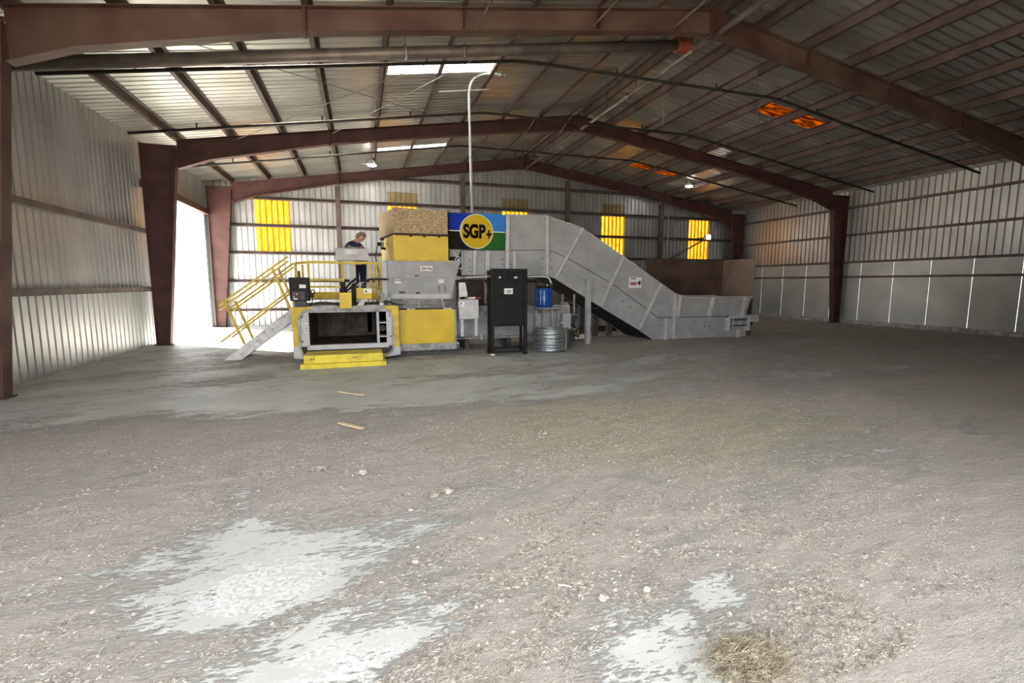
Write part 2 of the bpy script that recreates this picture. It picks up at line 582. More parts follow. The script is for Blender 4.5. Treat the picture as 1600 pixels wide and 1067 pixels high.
make_floor()
tag(MB().box(-80, XL - 0.1, -60, 90, -0.3, -0.02).build('ground', M['gravel_ground']), 'pale gravel yard outside the open side door', 'ground', kind='structure')
tag(MB().box(XL - 0.1, 60, -60, YF - 0.2, -0.3, -0.02).build('ground_front', M['yard_earth']), 'dark earth yard before the open shed front', 'ground', kind='structure')  # added out of view, kept dark so less light bounces to the roof

# ------------------------------------------------------------------ corrugated sheets
RIB = 0.62 / 3


def rib_profile(w):      # (along, depth) over one sheet
    pts = []
    n = int(round(w / RIB))
    for k in range(n):
        a = k * RIB
        pts += [(a, 0.0), (a + RIB * 0.52, 0.0), (a + RIB * 0.57, 0.055), (a + RIB * 0.73, 0.055), (a + RIB * 0.78, 0.0)]
    pts.append((n * RIB, 0.0))
    return pts


def sheet_verts(place, w, ends):
    """place(along, depth, end) -> point; a thin closed sheet"""
    pr = rib_profile(w)
    m = MB()
    n = len(pr)
    t = 0.004
    vs = []
    for off in (0.0, t):
        for e in ends:
            vs += [place(a, d + off, e) for a, d in pr]
    fs = []
    for k in range(n - 1):
        fs.append((k, k + 1, n + k + 1, n + k))
        fs.append((2 * n + k, 3 * n + k, 3 * n + k + 1, 2 * n + k + 1))
        fs.append((k, 2 * n + k, 2 * n + k + 1, k + 1))
        fs.append((n + k, n + k + 1, 3 * n + k + 1, 3 * n + k))
    fs += [(0, n, 3 * n, 2 * n), (n - 1, 3 * n - 1, 4 * n - 1, 2 * n - 1)]
    return m.add(vs, fs)


# back wall: one sheet after another from X = XL, cut along the gable
wall_back = thing('wall_back', 'back gable wall of upright ribbed metal sheets behind the baler', 'wall', (RX, YB, 0), kind='structure')
x0 = -3.78 - 0.62 * 3
SHEET = 0.62
amber_at = (0, 8, 16, 24, 32)


def back_sheet(x, za, zb, mt, nm):
    def place(a, d, e):
        xx = x + a
        return (xx, YB + d, za if e == 0 else (zb if zb is not None else roof_z(xx) + 0.06))
    return sheet_verts(place, SHEET, (0, 1)).build(nm, M[mt], wall_back)


i = -3
while x0 + (i + 3) * SHEET < XR - 0.05:
    x = -3.78 + i * SHEET
    if i in amber_at or (i - 1) in amber_at:
        back_sheet(x, 0, 2.86, 'wall_metal', 'wall_sheet')
        top = 4.86
        back_sheet(x, 2.84, top, 'amber_sheet', 'window_sheet')
        if i >= 8 and i < 32:
            back_sheet(x, top - 0.02, 5.42, 'tan_sheet', 'window_sheet')
            top = 5.42
        back_sheet(x, top - 0.02, None, 'wall_metal', 'wall_sheet')
    else:
        back_sheet(x, 0, None, 'wall_metal', 'wall_sheet')
    i += 1

# girts and posts on the back wall
POSTS = (-0.75, 4.34, 9.26, 14.32)


def channel_x(xa, xb, y, z, h=0.16, d=0.16):      # C channel along X
    m = MB()
    m.prism_x([(y, z - h / 2), (y - d, z - h / 2), (y - d, z - h / 2 + 0.03), (y - 0.02, z - h / 2 + 0.03), (y - 0.02, z + h / 2 - 0.012), (y - d, z + h / 2 - 0.012), (y - d, z + h / 2), (y, z + h / 2)], xa, xb)
    return m


spans = [XL + 0.1] + list(POSTS) + [XR - 0.1]
for z in (0.62, 1.75, 2.83, 3.87, 4.90, 5.92):
    for a, b in zip(spans[:-1], spans[1:]):
        # cut where the roof comes lower than the girt
        lim = (RZ - 0.45 - z) / SL
        a2, b2 = max(a + 0.06, RX - lim), min(b - 0.06, RX + lim)
        if b2 - a2 > 0.4:
            channel_x(a2, b2, YB - 0.005, z, 0.12 if z > 1 else 0.10).build('girt', M['girt_steel'], wall_back)
for px in POSTS:
    m = MB()
    zt = roof_z(px) - 0.62
    m.box(px - 0.09, px + 0.09, 20.60, 20.615, 0, zt).box(px - 0.008, px + 0.008, 20.615, YB - 0.02, 0, zt).box(px - 0.09, px + 0.09, YB - 0.03, YB - 0.015, 0, zt)
    m.build('wall_post', M['girt_steel'], wall_back)
# knee brace and thin downpipe in the last bay
MB().bar((14.6, 20.55, 2.75), (17.2, 20.55, 4.05), 0.06).build('wall_brace', M['girt_steel'], wall_back)
MB().tube([(14.62, 20.5, 0.02), (14.62, 20.5, 4.95)], 0.03).build('wall_conduit', M['rod_steel'], wall_back)

# right side wall: ribbed above, flat liner panels below
wall_right = thing('wall_right', 'long metal side wall beyond the conveyor hopper', 'wall', (XR, 8, 0), kind='structure')
eave = roof_z(XR)
y = YF
side_mesh = None
while y < YB - 0.05:
    if side_mesh is None:
        def place(a, d, e):
            return (XR + d, YF + a, 2.5 if e == 0 else eave + 0.06)
        side_mesh = sheet_verts(place, SHEET, (0, 1)).build('wall_sheet', M['wall_metal'], wall_right)
        low = MB().box(XR - 0.01, XR + 0.02, YF + 0.006, YF + 2 * SHEET - 0.006, 0, 2.5).build('liner_panel', M['liner_metal'], wall_right, bevel=0.004)
    else:
        share(side_mesh, 'wall_sheet', wall_right, dy=y - YF)
        if round((y - YF) / SHEET) % 2 == 0:
            share(low, 'liner_panel', wall_right, dy=y - YF)
    y += SHEET
for z in (2.5, 1.9, 3.6, 4.7):
    MB().box(XR - (0.06 if z < 2 else 0.14), XR - 0.005, YF, YB - 0.1, z - 0.03, z + 0.05).build('girt', M['girt_steel'], wall_right)
MB().box(XR - 0.05, XR - 0.012, YF, YB - 0.05, 0.0, 0.16).build('kerb_plate', M['gray_worn'], wall_right)

# left side wall with an open bay door at the back
wall_left = thing('wall_left', 'metal side wall with open bays letting in the sun', 'wall', (XL, 8, 0), kind='structure')
yd0, yd1 = 15.2, 20.3
ms = {}
k = 0
while YF + k * SHEET < YB - 0.05:
    y = YF + k * SHEET
    over = 2 if 15.1 < y < 19.9 else (1 if y < 1.9 else 0)
    key = over
    if key not in ms:
        def place(a, d, e, zb=(0.0, 3.9, 4.2)[over], yy=y):
            return (XL - d, yy + a, zb if e == 0 else eave + 0.05)
        ms[key] = (sheet_verts(place, SHEET, (0, 1)).build('wall_sheet', M['wall_metal'], wall_left), y)
    else:
        share(ms[key][0], 'wall_sheet', wall_left, dy=y - ms[key][1])
    k += 1
for z in (1.5, 3.0):
    MB().box(XL + 0.005, XL + 0.14, 2.7, yd0 - 0.05, z - 0.06, z + 0.06).build('girt', M['girt_steel'], wall_left)
MB().box(XL + 0.005, XL + 0.2, YF, 2.7, 3.85, 4.05).build('door_header', M['red_steel'], wall_left)
MB().box(XL + 0.005, XL + 0.2, yd0 - 0.1, YB - 0.3, 4.15, 4.35).build('door_header', M['red_steel'], wall_left)

# front gable: open, a metal gable sheet above the opening and a solid bay to the far side
wall_front = thing('wall_front', 'front gable above the open shed entrance behind the viewer', 'wall', (RX, YF, 0), kind='structure')
MB().prism_y([(XL, 4.8), (5.0, 4.8), (5.0, 0), (XR, 0), (XR, eave + 0.04), (RX, RZ + 0.04), (XL, eave + 0.04)], YF - 0.02, YF + 0.02).build('gable_sheet', M['wall_metal'], wall_front)

# ------------------------------------------------------------------ roof: sheets, skylights, purlins
ceiling = thing('ceiling', 'low pitched roof of ribbed metal sheets on steel purlins', 'ceiling', (RX, 8, RZ), kind='structure')
SKY_Y = (5.15, 11.35, 17.75)
SKYL = (0.75, 3.27)          # between purlins on the sunny slope
SKYR = (11.05, 13.6)
proto = {}


def roof_sheet(y, side, xa, xb, mt, nm):
    key = (side, xa, xb, mt)
    if key in proto:
        o, yy = proto[key]
        return share(o, nm, ceiling, dy=y - yy)

    def place(a, d, e):
        xx = xa if e == 0 else xb
        return (xx, y + a, roof_z(xx) + d)
    o = sheet_verts(place, SHEET, (0, 1)).build(nm, M[mt], ceiling)
    proto[key] = (o, y)
    return o


ny = int(math.ceil((YB + 0.1 - YF) / SHEET))
sky_idx = [int(round((s - YF) / SHEET)) for s in SKY_Y]
for k in range(ny):
    y = YF + k * SHEET
    if k in sky_idx:
        roof_sheet(y, 0, XL - 0.2, SKYL[0], 'roof_metal', 'roof_sheet')
        roof_sheet(y, 0, SKYL[0], SKYL[1], 'white_skylight', 'skylight_sheet')
        roof_sheet(y, 0, SKYL[1], RX, 'roof_metal', 'roof_sheet')
        roof_sheet(y, 1, RX, SKYR[0], 'roof_metal', 'roof_sheet')
        roof_sheet(y, 1, SKYR[0], SKYR[1], 'orange_skylight', 'skylight_sheet')
        roof_sheet(y, 1, SKYR[1], XR + 0.2, 'roof_metal', 'roof_sheet')
    else:
        roof_sheet(y, 0, XL - 0.2, RX, 'roof_metal', 'roof_sheet')
        roof_sheet(y, 1, RX, XR + 0.2, 'roof_metal', 'roof_sheet')
MB().prism_y([(RX - 0.3, roof_z(RX - 0.3) + 0.05), (RX, RZ + 0.05), (RX + 0.3, roof_z(RX + 0.3) + 0.05), (RX, RZ + 0.06)], YF, YB).build('ridge_cap', M['roof_metal'], ceiling)
# the pale seam of insulation under one stretch of ridge
MB().hexa([(6.70, 9.6, 7.235), (6.80, 9.6, 7.25), (6.80, 13.6, 7.25), (6.70, 13.6, 7.235), (6.70, 9.6, 7.24), (6.80, 9.6, 7.255), (6.80, 13.6, 7.255), (6.70, 13.6, 7.24)]).build('ridge_strip', M['light_gray'], ceiling)

PUR = []
for s in (-1, 1):
    PUR.append(RX + s * 0.24)
    for k in range(1, 10):
        xx = RX + s * 1.265 * k
        if XL + 0.1 < xx < XR - 0.1:
            PUR.append(xx)


def purlin(xx, ya, yb):
    s = 1 if xx > RX else -1
    zt = roof_z(xx) - 0.004
    h, fl, t = 0.19, 0.075, 0.012
    sl = -s * SL
    # Z section, web upright, top flange up-slope, bottom flange down-slope
    p = [(xx, zt), (xx - s * fl, zt - sl * s * fl * 1.0), (xx - s * fl, zt - t - sl * s * fl), (xx - s * t, zt - t), (xx - s * t, zt - h),
         (xx + s * fl, zt - h), (xx + s * fl, zt - h + t), (xx, zt - h + t)]
    if s > 0:
        p = p[::-1]
    return MB().prism_y(p, ya, yb)


ends = [YF] + list(FRAMES[:-1]) + [YB - 0.02]
for xx in PUR:
    for a, b in zip(ends[:-1], ends[1:]):
        purlin(xx, a + 0.002, b - 0.002).build('purlin', M['purlin_steel'], ceiling)

# ------------------------------------------------------------------ portal frames


def rafter_bottom(t):      # depth of the rafter at distance t from the ridge
    pts = [(0, 0.46), (1.0, 0.42), (4.0, 0.37), (7.65, 0.37), (10.6, 0.55), (11.95, 0.85)]
    for (a, da), (b, db) in zip(pts[:-1], pts[1:]):
        if t <= b:
            return da + (db - da) * (t - a) / (b - a)
    return pts[-1][1]


def portal_frame(Y, label, web_mat):
    f = thing('portal_beam', label, 'roof beam', (RX, Y, 0), kind='structure')
    off = 0.20          # purlin depth under the sheet
    for s in (-1, 1):
        for nm, ts in (('rafter', [0.0, 1.0, 2.5, 4.0, 6.0, 7.62]), ('haunch', [7.66, 9.0, 10.6, 11.385])):
            m = MB()
            for ta, tb in zip(ts[:-1], ts[1:]):
                xa, xb = RX + s * ta, RX + s * tb
                za, zb = roof_z(xa) - off, roof_z(xb) - off
                da, db = rafter_bottom(ta), rafter_bottom(tb)
                m.hexa([(xa, Y - 0.006, za - da), (xb, Y - 0.006, zb - db), (xb, Y + 0.006, zb - db), (xa, Y + 0.006, za - da), (xa, Y - 0.006, za), (xb, Y - 0.006, zb), (xb, Y + 0.006, zb), (xa, Y + 0.006, za)])
                for z_a, z_b in ((za, zb), (za - da + 0.014, zb - db + 0.014)):
                    m.hexa([(xa, Y - 0.10, z_a - 0.014), (xb, Y - 0.10, z_b - 0.014), (xb, Y + 0.10, z_b - 0.014), (xa, Y + 0.10, z_a - 0.014), (xa, Y - 0.10, z_a), (xb, Y - 0.10, z_b), (xb, Y + 0.10, z_b), (xa, Y + 0.10, z_a)])
            m.build(nm, web_mat, f)
        # splice plates, stiffeners
        for t in (7.64,):
            xx = RX + s * t
            d = rafter_bottom(t)
            box(xx - 0.022, xx + 0.022, Y - 0.10, Y + 0.10, roof_z(xx) - off - d - 0.03, roof_z(xx) - off + 0.01).build('splice_plate', M['red_steel'], f)
        for t in (5.1, 2.55):
            xx = RX + s * t
            d = rafter_bottom(t)
            box(xx - 0.006, xx + 0.006, Y - 0.095, Y + 0.095, roof_z(xx) - off - d + 0.012, roof_z(xx) - off - 0.012).build('stiffener', M['red_steel'], f)
        # column, tapering towards its base
        xo = XL + 0.16 if s < 0 else XR - 0.16
        zt = roof_z(xo) - off
        xi_b, xi_t = xo - s * 0.30, xo - s * 0.80
        m = MB()
        m.hexa([(min(xi_b, xo), Y - 0.006, 0), (max(xi_b, xo), Y - 0.006, 0), (max(xi_b, xo), Y + 0.006, 0), (min(xi_b, xo), Y + 0.006, 0),
                (min(xi_t, xo), Y - 0.006, zt), (max(xi_t, xo), Y - 0.006, zt), (max(xi_t, xo), Y + 0.006, zt), (min(xi_t, xo), Y + 0.006, zt)])
        m.box(xo - 0.01, xo + 0.01, Y - 0.10, Y + 0.10, 0, zt)
        m.hexa([(xi_b - 0.01, Y - 0.10, 0), (xi_b + 0.01, Y - 0.10, 0), (xi_b + 0.01, Y + 0.10, 0), (xi_b - 0.01, Y + 0.10, 0),
                (xi_t - 0.01, Y - 0.10, zt - 0.1), (xi_t + 0.01, Y - 0.10, zt - 0.1), (xi_t + 0.01, Y + 0.10, zt - 0.1), (xi_t - 0.01, Y + 0.10, zt - 0.1)])
        m.box(min(xi_b, xo) - 0.05, max(xi_b, xo) + 0.05, Y - 0.14, Y + 0.14, 0, 0.02)
        m.build('column', web_mat, f)
    box(RX - 0.03, RX + 0.03, Y - 0.10, Y + 0.10, RZ - off - 0.5, RZ - off).build('ridge_plate', M['red_steel'], f)


labels = ['red steel portal frame almost overhead, out of view above',
          'large worn rust red portal frame crossing the top of the view', 'dark red middle portal frame in front of the gable frame', 'red portal frame set against the back gable wall']
for Y, lb in zip(FRAMES, labels):
    portal_frame(Y, lb, M['worn_steel'] if Y == 8.6 else M['red_steel'])

# ------------------------------------------------------------------ pipes, rods and lamps under the roof
BLEND = lambda a, b, t: a + (b - a) * t


def smooth_path(pts, r=0.12, n=5):
    """round the corners of a polyline"""
    P = [Vector(p) for p in pts]
    out = [P[0]]
    for a, b, c in zip(P[:-2], P[1:-1], P[2:]):
        ra, rc = min(r, (a - b).length / 2), min(r, (c - b).length / 2)
        p, q = b + (a - b).normalized() * ra, b + (c - b).normalized() * rc
        for k in range(n + 1):
            t = k / n
            out.append(p * (1 - t) ** 2 + b * 2 * t * (1 - t) + q * t * t)
    out.append(P[-1])
    return out


main = thing('sprinkler_main', 'thick brown sprinkler main hung across the roof, ending at a red valve', 'pipe', (3, 9.5, 6.2))
MB().tube([(-5.2, 9.50, 4.87), (2.0, 9.50, 6.05), (6.85, 9.50, 6.845)], 0.105, 16).build('pipe', M['pipe_steel'], main, smooth=True)
for xx in (0.95, 2.05):
    zc = 4.87 + (xx + 5.2) * (6.845 - 4.87) / 12.05
    d = Vector((12.05, 0, 1.975)).normalized()
    c = Vector((xx, 9.50, zc))
    MB().tube([c - d * 0.025, c + d * 0.025], 0.122, 16).build('coupling', M['rod_steel'] if xx < 1 else M['pipe_steel'], main, smooth=True)
    MB().tube([c + Vector((0, 0, 0.1)), (xx, 9.50, roof_z(xx) - 0.02)], 0.008, 6).build('hanger_rod', M['rod_steel'], main)
v = MB()
v.tube([(6.80, 9.50, 6.835), (7.12, 9.50, 6.86)], 0.15, 14)
v.tube([(7.0, 9.50, 6.9), (7.0, 9.36, 6.98)], 0.045, 10)
vo = v.build('valve', M['valve_red'], main, smooth=False)
MB().tube([(7.0 + 0.10 * math.cos(a * math.pi / 8), 9.35, 6.98 + 0.10 * math.sin(a * math.pi / 8)) for a in range(17)], 0.012, 6).build('handwheel', M['valve_red'], vo)

rp = thing('ridge_pipe', 'rusty feed pipe running along under the ridge', 'pipe', (7.1, 12, 6.68))
MB().tube([(7.1, YF + 0.4, 6.69), (7.1, 9.3, 6.69)], 0.065, 12).build('pipe', M['pipe_steel'], rp, smooth=True)
MB().tube([(7.1, 9.3, 6.69), (7.1, 20.3, 6.66)], 0.05, 12).build('pipe', M['pipe_steel'], rp, smooth=True)
for yy in (6.0, 11.6, 13.1, 17.2):
    MB().tube([(7.1, yy, 6.73), (7.1, yy, 7.25)], 0.008, 6).build('hanger_rod', M['dark_pipe'], rp)
MB().tube([(7.1, 11.95, 6.69), (7.1, 12.12, 6.69)], 0.072, 12).build('coupling', M['pipe_steel'], rp, smooth=True)

branch = [(10.32, 'dark sprinkler line crossing the roof nearest the thick main', 0.035), (13.6, 'dark sprinkler line just in front of the middle portal frame', 0.035), (17.0, 'dark sprinkler line between the middle frame and the back gable', 0.032)]
for yy, lb, r in branch:
    b = thing('sprinkler_line', lb, 'pipe', (RX, yy, 6.4), group='sprinkler lines under the roof')
    zr = lambda x: roof_z(x) - 0.35
    pts = [(XL + 0.4, yy, zr(XL + 0.4)), (3.5, yy, 6.42), (10.4, yy, 6.43), (XR - 0.5, yy, zr(XR - 0.5))]
    MB().tube(smooth_path(pts, 0.3), r, 8).build('pipe', M['dark_pipe'], b, smooth=True)
    for hx in (-3.6, -0.78, 1.45, 5.8, 8.6, 11.9, 15.2):
        hz = zr(hx) if not 3.5 < hx < 10.4 else 6.43
        h = MB()
        h.tube([(hx, yy, hz), (hx, yy, hz + 0.12)], [0.02, 0.014], 8)
        h.tube([(hx - 0.03, yy, hz + 0.125), (hx + 0.03, yy, hz + 0.125)], 0.012, 6)
        h.build('sprinkler_head', M['dark_pipe'], b)
    for hx in (-2.0, 0.55, 4.4, 8.2, 10.77, 13.3):
        hz = zr(hx) if not 3.5 < hx < 10.4 else 6.43
        MB().tube([(hx, yy, hz + r), (hx, yy, roof_z(hx) - 0.19)], 0.006, 5).build('hanger_rod', M['rod_steel'], b)

# crossed tension rods under the sheets
rods = [((-3.0, 14.76, 5.45), (3.2, 8.75, 6.40), 'thin brace rod rising from the middle frame to the worn frame'),
        ((-3.4, 8.75, 5.45), (3.1, 14.76, 6.42), 'thin brace rod crossing under the roof beside the skylight'),
        ((3.3, 8.75, 6.35), (-0.6, 14.76, 5.82), 'thin brace rod passing below the nearer skylight'),
        ((8.2, 8.75, 6.85), (14.6, 14.76, 5.9), 'thin brace rod under the dark slope of the roof'),
        ((-3.4, 15.04, 5.4), (2.0, 20.28, 6.2), 'thin brace rod in the roof bay against the gable')]
for a, b_, lb in rods:
    m = MB().tube([a, b_], 0.009, 6)
    o = m.build('brace_rod', M['rod_steel'])
    tag(o, lb, 'brace rod')
# sag bar and drop wire
o = MB().tube([(2.0, 12.25, 6.32), (3.28, 12.25, 6.52)], 0.02, 8).build('sag_bar', M['conduit_white'])
tag(o, 'white bar between purlins beside the nearer skylight', 'bar')
o = MB().tube([(8.4, 12.2, 7.05), (8.4, 12.2, 6.05)], 0.008, 6).build('drop_wire', M['rod_steel'])
tag(o, 'thin wire hanging from the dark side of the roof', 'wire')
# purlin-to-rafter struts
for (xa, ya, za), (xb, yb, zb), lb in [((4.6, 8.05, 6.70), (4.25, 8.49, 6.34), 'pale flange brace on the worn frame, halfway to the ridge'),
                                       ((6.4, 8.0, 6.95), (6.0, 8.49, 6.58), 'pale flange brace on the worn frame next to the ridge'),
                                       ((2.3, 8.05, 6.36), (2.05, 8.49, 6.02), 'pale flange brace on the worn frame over the machine'),
                                       ((6.6, 14.3, 7.0), (6.35, 14.82, 6.5), 'flange brace on the middle frame next to the ridge'),
                                       ((5.4, 14.3, 6.85), (5.15, 14.82, 6.35), 'flange brace on the middle frame, one purlin from the ridge')]:
    o = MB().bar((xa, ya, za), (xb, yb, zb), 0.025).build('flange_brace', M['pipe_steel'])
    tag(o, lb, 'brace')


def high_bay(x, y, z, label):
    t = thing('shed_lamp', label, 'lamp', (x, y, z), group='lit shed lamps')
    m = MB()
    m.lathe((x, y, z), [(0.16, 0.0), (0.16, 0.03), (0.11, 0.10), (0.06, 0.16), (0.05, 0.20)], 20)
    m.build('housing', M['light_gray'], t, smooth=True)
    MB().lathe((x, y, z), [(0.145, -0.035), (0.15, -0.004)], 20).build('lens', M['lamp_glow'], t)
    MB().tube([(x, y, z + 0.2), (x, y, roof_z(x) - 0.03)], 0.012, 6).build('stem', M['rod_steel'], t)
    return t


high_bay(0.55, 18.6, 5.93, 'lit lamp hanging under the pale roof slope by the farther skylight')
high_bay(14.2, 18.5, 5.98, 'lit lamp hanging under the dark roof slope')
wl = thing('wall_lamp', 'square lit lamp on a bracket in front of the far amber wall panel', 'lamp', (16.15, 19.5, 3.86))
box(16.02, 16.28, 19.42, 19.56, 3.76, 3.98).build('housing', M['light_gray'], wl, bevel=0.01)
box(16.04, 16.26, 19.405, 19.42, 3.78, 3.96).build('lens', M['lamp_glow'], wl)
MB().bar((16.15, 19.56, 3.87), (16.15, 20.66, 3.87), 0.04).build('bracket', M['dark_gray'], wl)

# white conduit dropping from the roof to the conveyor
cd = thing('drop_conduit', 'tall white conduit dropping from the roof to the sign', 'conduit', (2.62, 11.95, 3.3))
MB().tube(smooth_path([(2.75, 12.0, 3.36), (2.69, 12.0, 6.55), (3.05, 11.75, 6.70), (3.5, 11.55, 6.60)], 0.38, 8), 0.032, 10).build('pipe', M['conduit_white'], cd, smooth=True)
for xx, yy, zz in ((3.45, 11.57, 6.61),):
    box(xx - 0.05, xx + 0.05, yy - 0.03, yy + 0.03, zz - 0.03, zz + 0.09).build('clamp', M['rod_steel'], cd)

# ------------------------------------------------------------------ the baler
B = thing('baler', 'large grey and yellow horizontal baler with an open bale chamber', 'baler', (0.6, 11.6, 0))
FY = 10.6


def rrect(x0, x1, z0, z1, r, n=6):
    out = []
    for cx, cz, a0 in ((x1 - r, z1 - r, 0), (x0 + r, z1 - r, 90), (x0 + r, z0 + r, 180), (x1 - r, z0 + r, 270)):
        for k in range(n + 1):
            a = math.radians(a0 + 90 * k / n)
            out.append((cx + r * math.cos(a), cz + r * math.sin(a)))
    return out


def ring_y(outer, inner, y0, y1):
    n = len(outer)
    m = MB()
    vs = [(x, y0, z) for x, z in outer] + [(x, y0, z) for x, z in inner] + [(x, y1, z) for x, z in outer] + [(x, y1, z) for x, z in inner]
    fs = []
    for i in range(n):
        j = (i + 1) % n
        fs += [(i, j, n + j, n + i), (2 * n + j, 2 * n + i, 3 * n + i, 3 * n + j), (j, i, 2 * n + i, 2 * n + j), (n + i, n + j, 3 * n + j, 3 * n + i)]
    return m.add(vs, fs)


# yellow face plate with a rounded cut-out
inner = rrect(-1.26, 0.66, 0.06, 1.13, 0.26)
outer = []
for x, z in inner:
    cx, cz = (-0.30, 0.60)
    xo = (0.77 if z > 0.3 else 0.70) if x > cx else (-1.38 + 0.035 * (1.17 - max(z, 0.36)))
    # push straight out to the plate's outline
    dx, dz = x - cx, z - cz
    k = min(((0.77 - cx) / dx if dx > 0 else (-1.37 - cx) / dx) if abs(dx) > 1e-6 else 9, ((1.175 - cz) / dz if dz > 0 else (0.13 - cz) / dz) if abs(dz) > 1e-6 else 9)
    outer.append((cx + dx * k, cz + dz * k))
ring_y(outer, inner, FY - 0.02, FY + 0.02).build('face_plate', M['yellow_dirty'], B)
# grey lower corners laid over the yellow
MB().prism_y([(-1.37, 0.36), (-1.27, 0.36), (-1.20, 0.20), (-1.02, 0.08), (-1.02, 0.05), (-1.37, 0.12)], FY - 0.035, FY + 0.01).build('corner_plate', M['light_gray'], B)
MB().prism_y([(0.78, 0.28), (0.64, 0.28), (0.58, 0.18), (0.40, 0.08), (0.40, 0.05), (0.78, 0.10)], FY - 0.035, FY + 0.01).build('corner_plate', M['light_gray'], B)
# grey rounded guide ring
ring_y(rrect(-1.26, 0.66, 0.06, 1.13, 0.26), rrect(-1.215, 0.615, 0.105, 1.09, 0.22), FY - 0.05, FY + 0.06).build('guide_ring', M['gray_worn'], B)
# left and right jamb plates, sill, lintel
box(-1.22, -1.05, FY, FY + 0.05, 0.34, 1.07).build('jamb_plate', M['light_gray'], B, bevel=0.008)
hp = box(-1.135, -1.075, FY - 0.03, FY, 0.63, 0.84).build('hinge_plate', M['white_worn'], B, bevel=0.005)
for z in (0.68, 0.735, 0.79):
    MB().disc_y(-1.105, z, 0.012, FY - 0.04, FY - 0.03, 10).build('bolt', M['dark_gray'], hp)
box(0.50, 0.635, FY, FY + 0.05, 0.30, 1.07).build('jamb_plate', M['light_gray'], B, bevel=0.008)
for x, z in ((0.57, 0.96), (0.585, 0.5), (-1.18, 0.96), (-1.19, 0.45)):
    MB().disc_y(x, z, 0.018, FY - 0.012, FY, 10).build('bolt', M['label_red' if z > 0.9 and x > 0 else 'dark_gray'], B)
box(0.30, 0.352, FY + 0.01, FY + 0.5, 0.34, 1.05).build('divider_bar', M['light_gray'], B, bevel=0.005)
for z in (0.50, 0.80):
    box(0.352, 0.50, FY + 0.05, FY + 0.5, z - 0.012, z + 0.012).build('slot_shelf', M['light_gray'], B)
MB().disc_y(0.43, 0.66, 0.07, FY + 0.3, FY + 0.42, 16).build('slot_roller', M['dark_gray'], B)
MB().prism_x([(FY - 0.06, 0.27), (FY + 0.08, 0.27), (FY + 0.08, 0.37), (FY - 0.03, 0.37)], -1.10, 0.54).build('sill_bar', M['light_gray'], B, bevel=0.006)
box(-1.06, 0.62, FY - 0.03, FY + 0.10, 1.045, 1.085).build('lintel_bar', M['gray_worn'], B, bevel=0.006)
box(-1.0, 0.46, FY - 0.04, FY + 0.06, 1.09, 1.18).build('lintel_plate', M['gray_worn'], B)
# chamber shell, open to the front
for nm, a in (('chamber_floor', (-1.3, 0.74, FY + 0.05, 12.9, 0.12, 0.34)), ('chamber_roof', (-1.35, 0.76, FY + 0.02, 12.9, 1.05, 1.17)),
              ('chamber_side', (-1.35, -1.05, FY + 0.05, 12.9, 0.34, 1.05)), ('chamber_side', (0.51, 0.76, FY + 0.05, 12.9, 0.34, 1.05)),
              ('chamber_side', (0.31, 0.34, FY + 0.5, 12.9, 0.34, 1.05)), ('chamber_back', (-1.05, 0.51, 12.6, 12.7, 0.34, 1.05))):
    box(*a).build(nm, M['gray_worn'] if nm == 'chamber_roof' else M['chamber_liner'], B)
for k, (x, w) in enumerate(((-0.75, 0.35), (-0.25, 0.5), (0.12, 0.2))):
    box(x, x + w, 12.54, 12.6, 0.42, 1.0).build('platen_plate', M['chamber_liner'], B, bevel=0.01)
# side body towards the ram with its yellow guard
box(0.78, 2.10, 10.92, 12.9, 0.12, 1.05).build('body', M['gray_worn'], B)
pn = box(0.80, 2.05, 10.885, 10.92, 0.28, 1.06).build('side_guard', M['yellow_paint'], B, bevel=0.006)
box(0.80, 2.05, 10.878, 10.886, 0.985, 1.0).build('seam', M['yellow_dirty'], pn)
for x in (0.84, 2.01):
    MB().disc_y(x, 0.33, 0.010, 10.876, 10.886, 8).build('bolt', M['dark_gray'], pn)
MB().prism_y([(0.82, 0.11), (2.02, 0.11), (2.10, 0.13), (2.17, 0.18), (2.17, 0.26), (2.08, 0.30), (0.82, 0.28)], 10.97, 11.05).build('skid_plate', M['gray_paint'], B)
MB().disc_y(2.12, 0.20, 0.032, 10.955, 10.97, 12).build('skid_eye', M['label_ink'], B)
MB().disc_y(1.58, 0.15, 0.06, 10.955, 10.97, 14).build('skid_eye', M['chamber_liner'], B)
box(-1.3, 2.1, 11.1, 12.8, 0.0, 0.12).build('skid', M['dark_gray'], B)
# hopper throat: grey front with a slanted tail
MB().hexa([(0.57, 11.42, 1.06), (2.09, 11.42, 1.06), (2.09, 12.8, 1.06), (0.66, 12.8, 1.06), (0.57, 11.42, 1.27), (2.09, 11.42, 1.27), (2.09, 12.8, 1.27), (0.66, 12.8, 1.27)]).build('throat', M['light_gray'], B)
fr = MB().prism_y([(0.57, 1.27), (2.09, 1.27), (2.09, 1.38), (2.26, 2.02), (2.34, 2.20), (2.02, 2.19), (0.74, 2.18), (0.56, 2.16)], 11.39, 11.43).build('hopper_front', M['gray_paint'], B)
MB().hexa([(0.52, 11.43, 1.27), (0.56, 11.43, 1.27), (0.66, 12.8, 1.27), (0.62, 12.8, 1.27), (0.52, 11.43, 2.16), (0.56, 11.43, 2.16), (0.52, 12.8, 2.20), (0.48, 12.8, 2.20)]).build('hopper_side', M['gray_paint'], B)
MB().hexa([(2.05, 11.43, 1.27), (2.09, 11.43, 1.27), (2.09, 12.8, 1.27), (2.05, 12.8, 1.27), (2.20, 11.43, 2.16), (2.24, 11.43, 2.16), (2.24, 12.8, 2.16), (2.20, 12.8, 2.16)]).build('hopper_side', M['gray_paint'], B)
box(0.60, 2.2, 12.76, 12.8, 1.27, 2.16).build('hopper_back', M['gray_paint'], B)
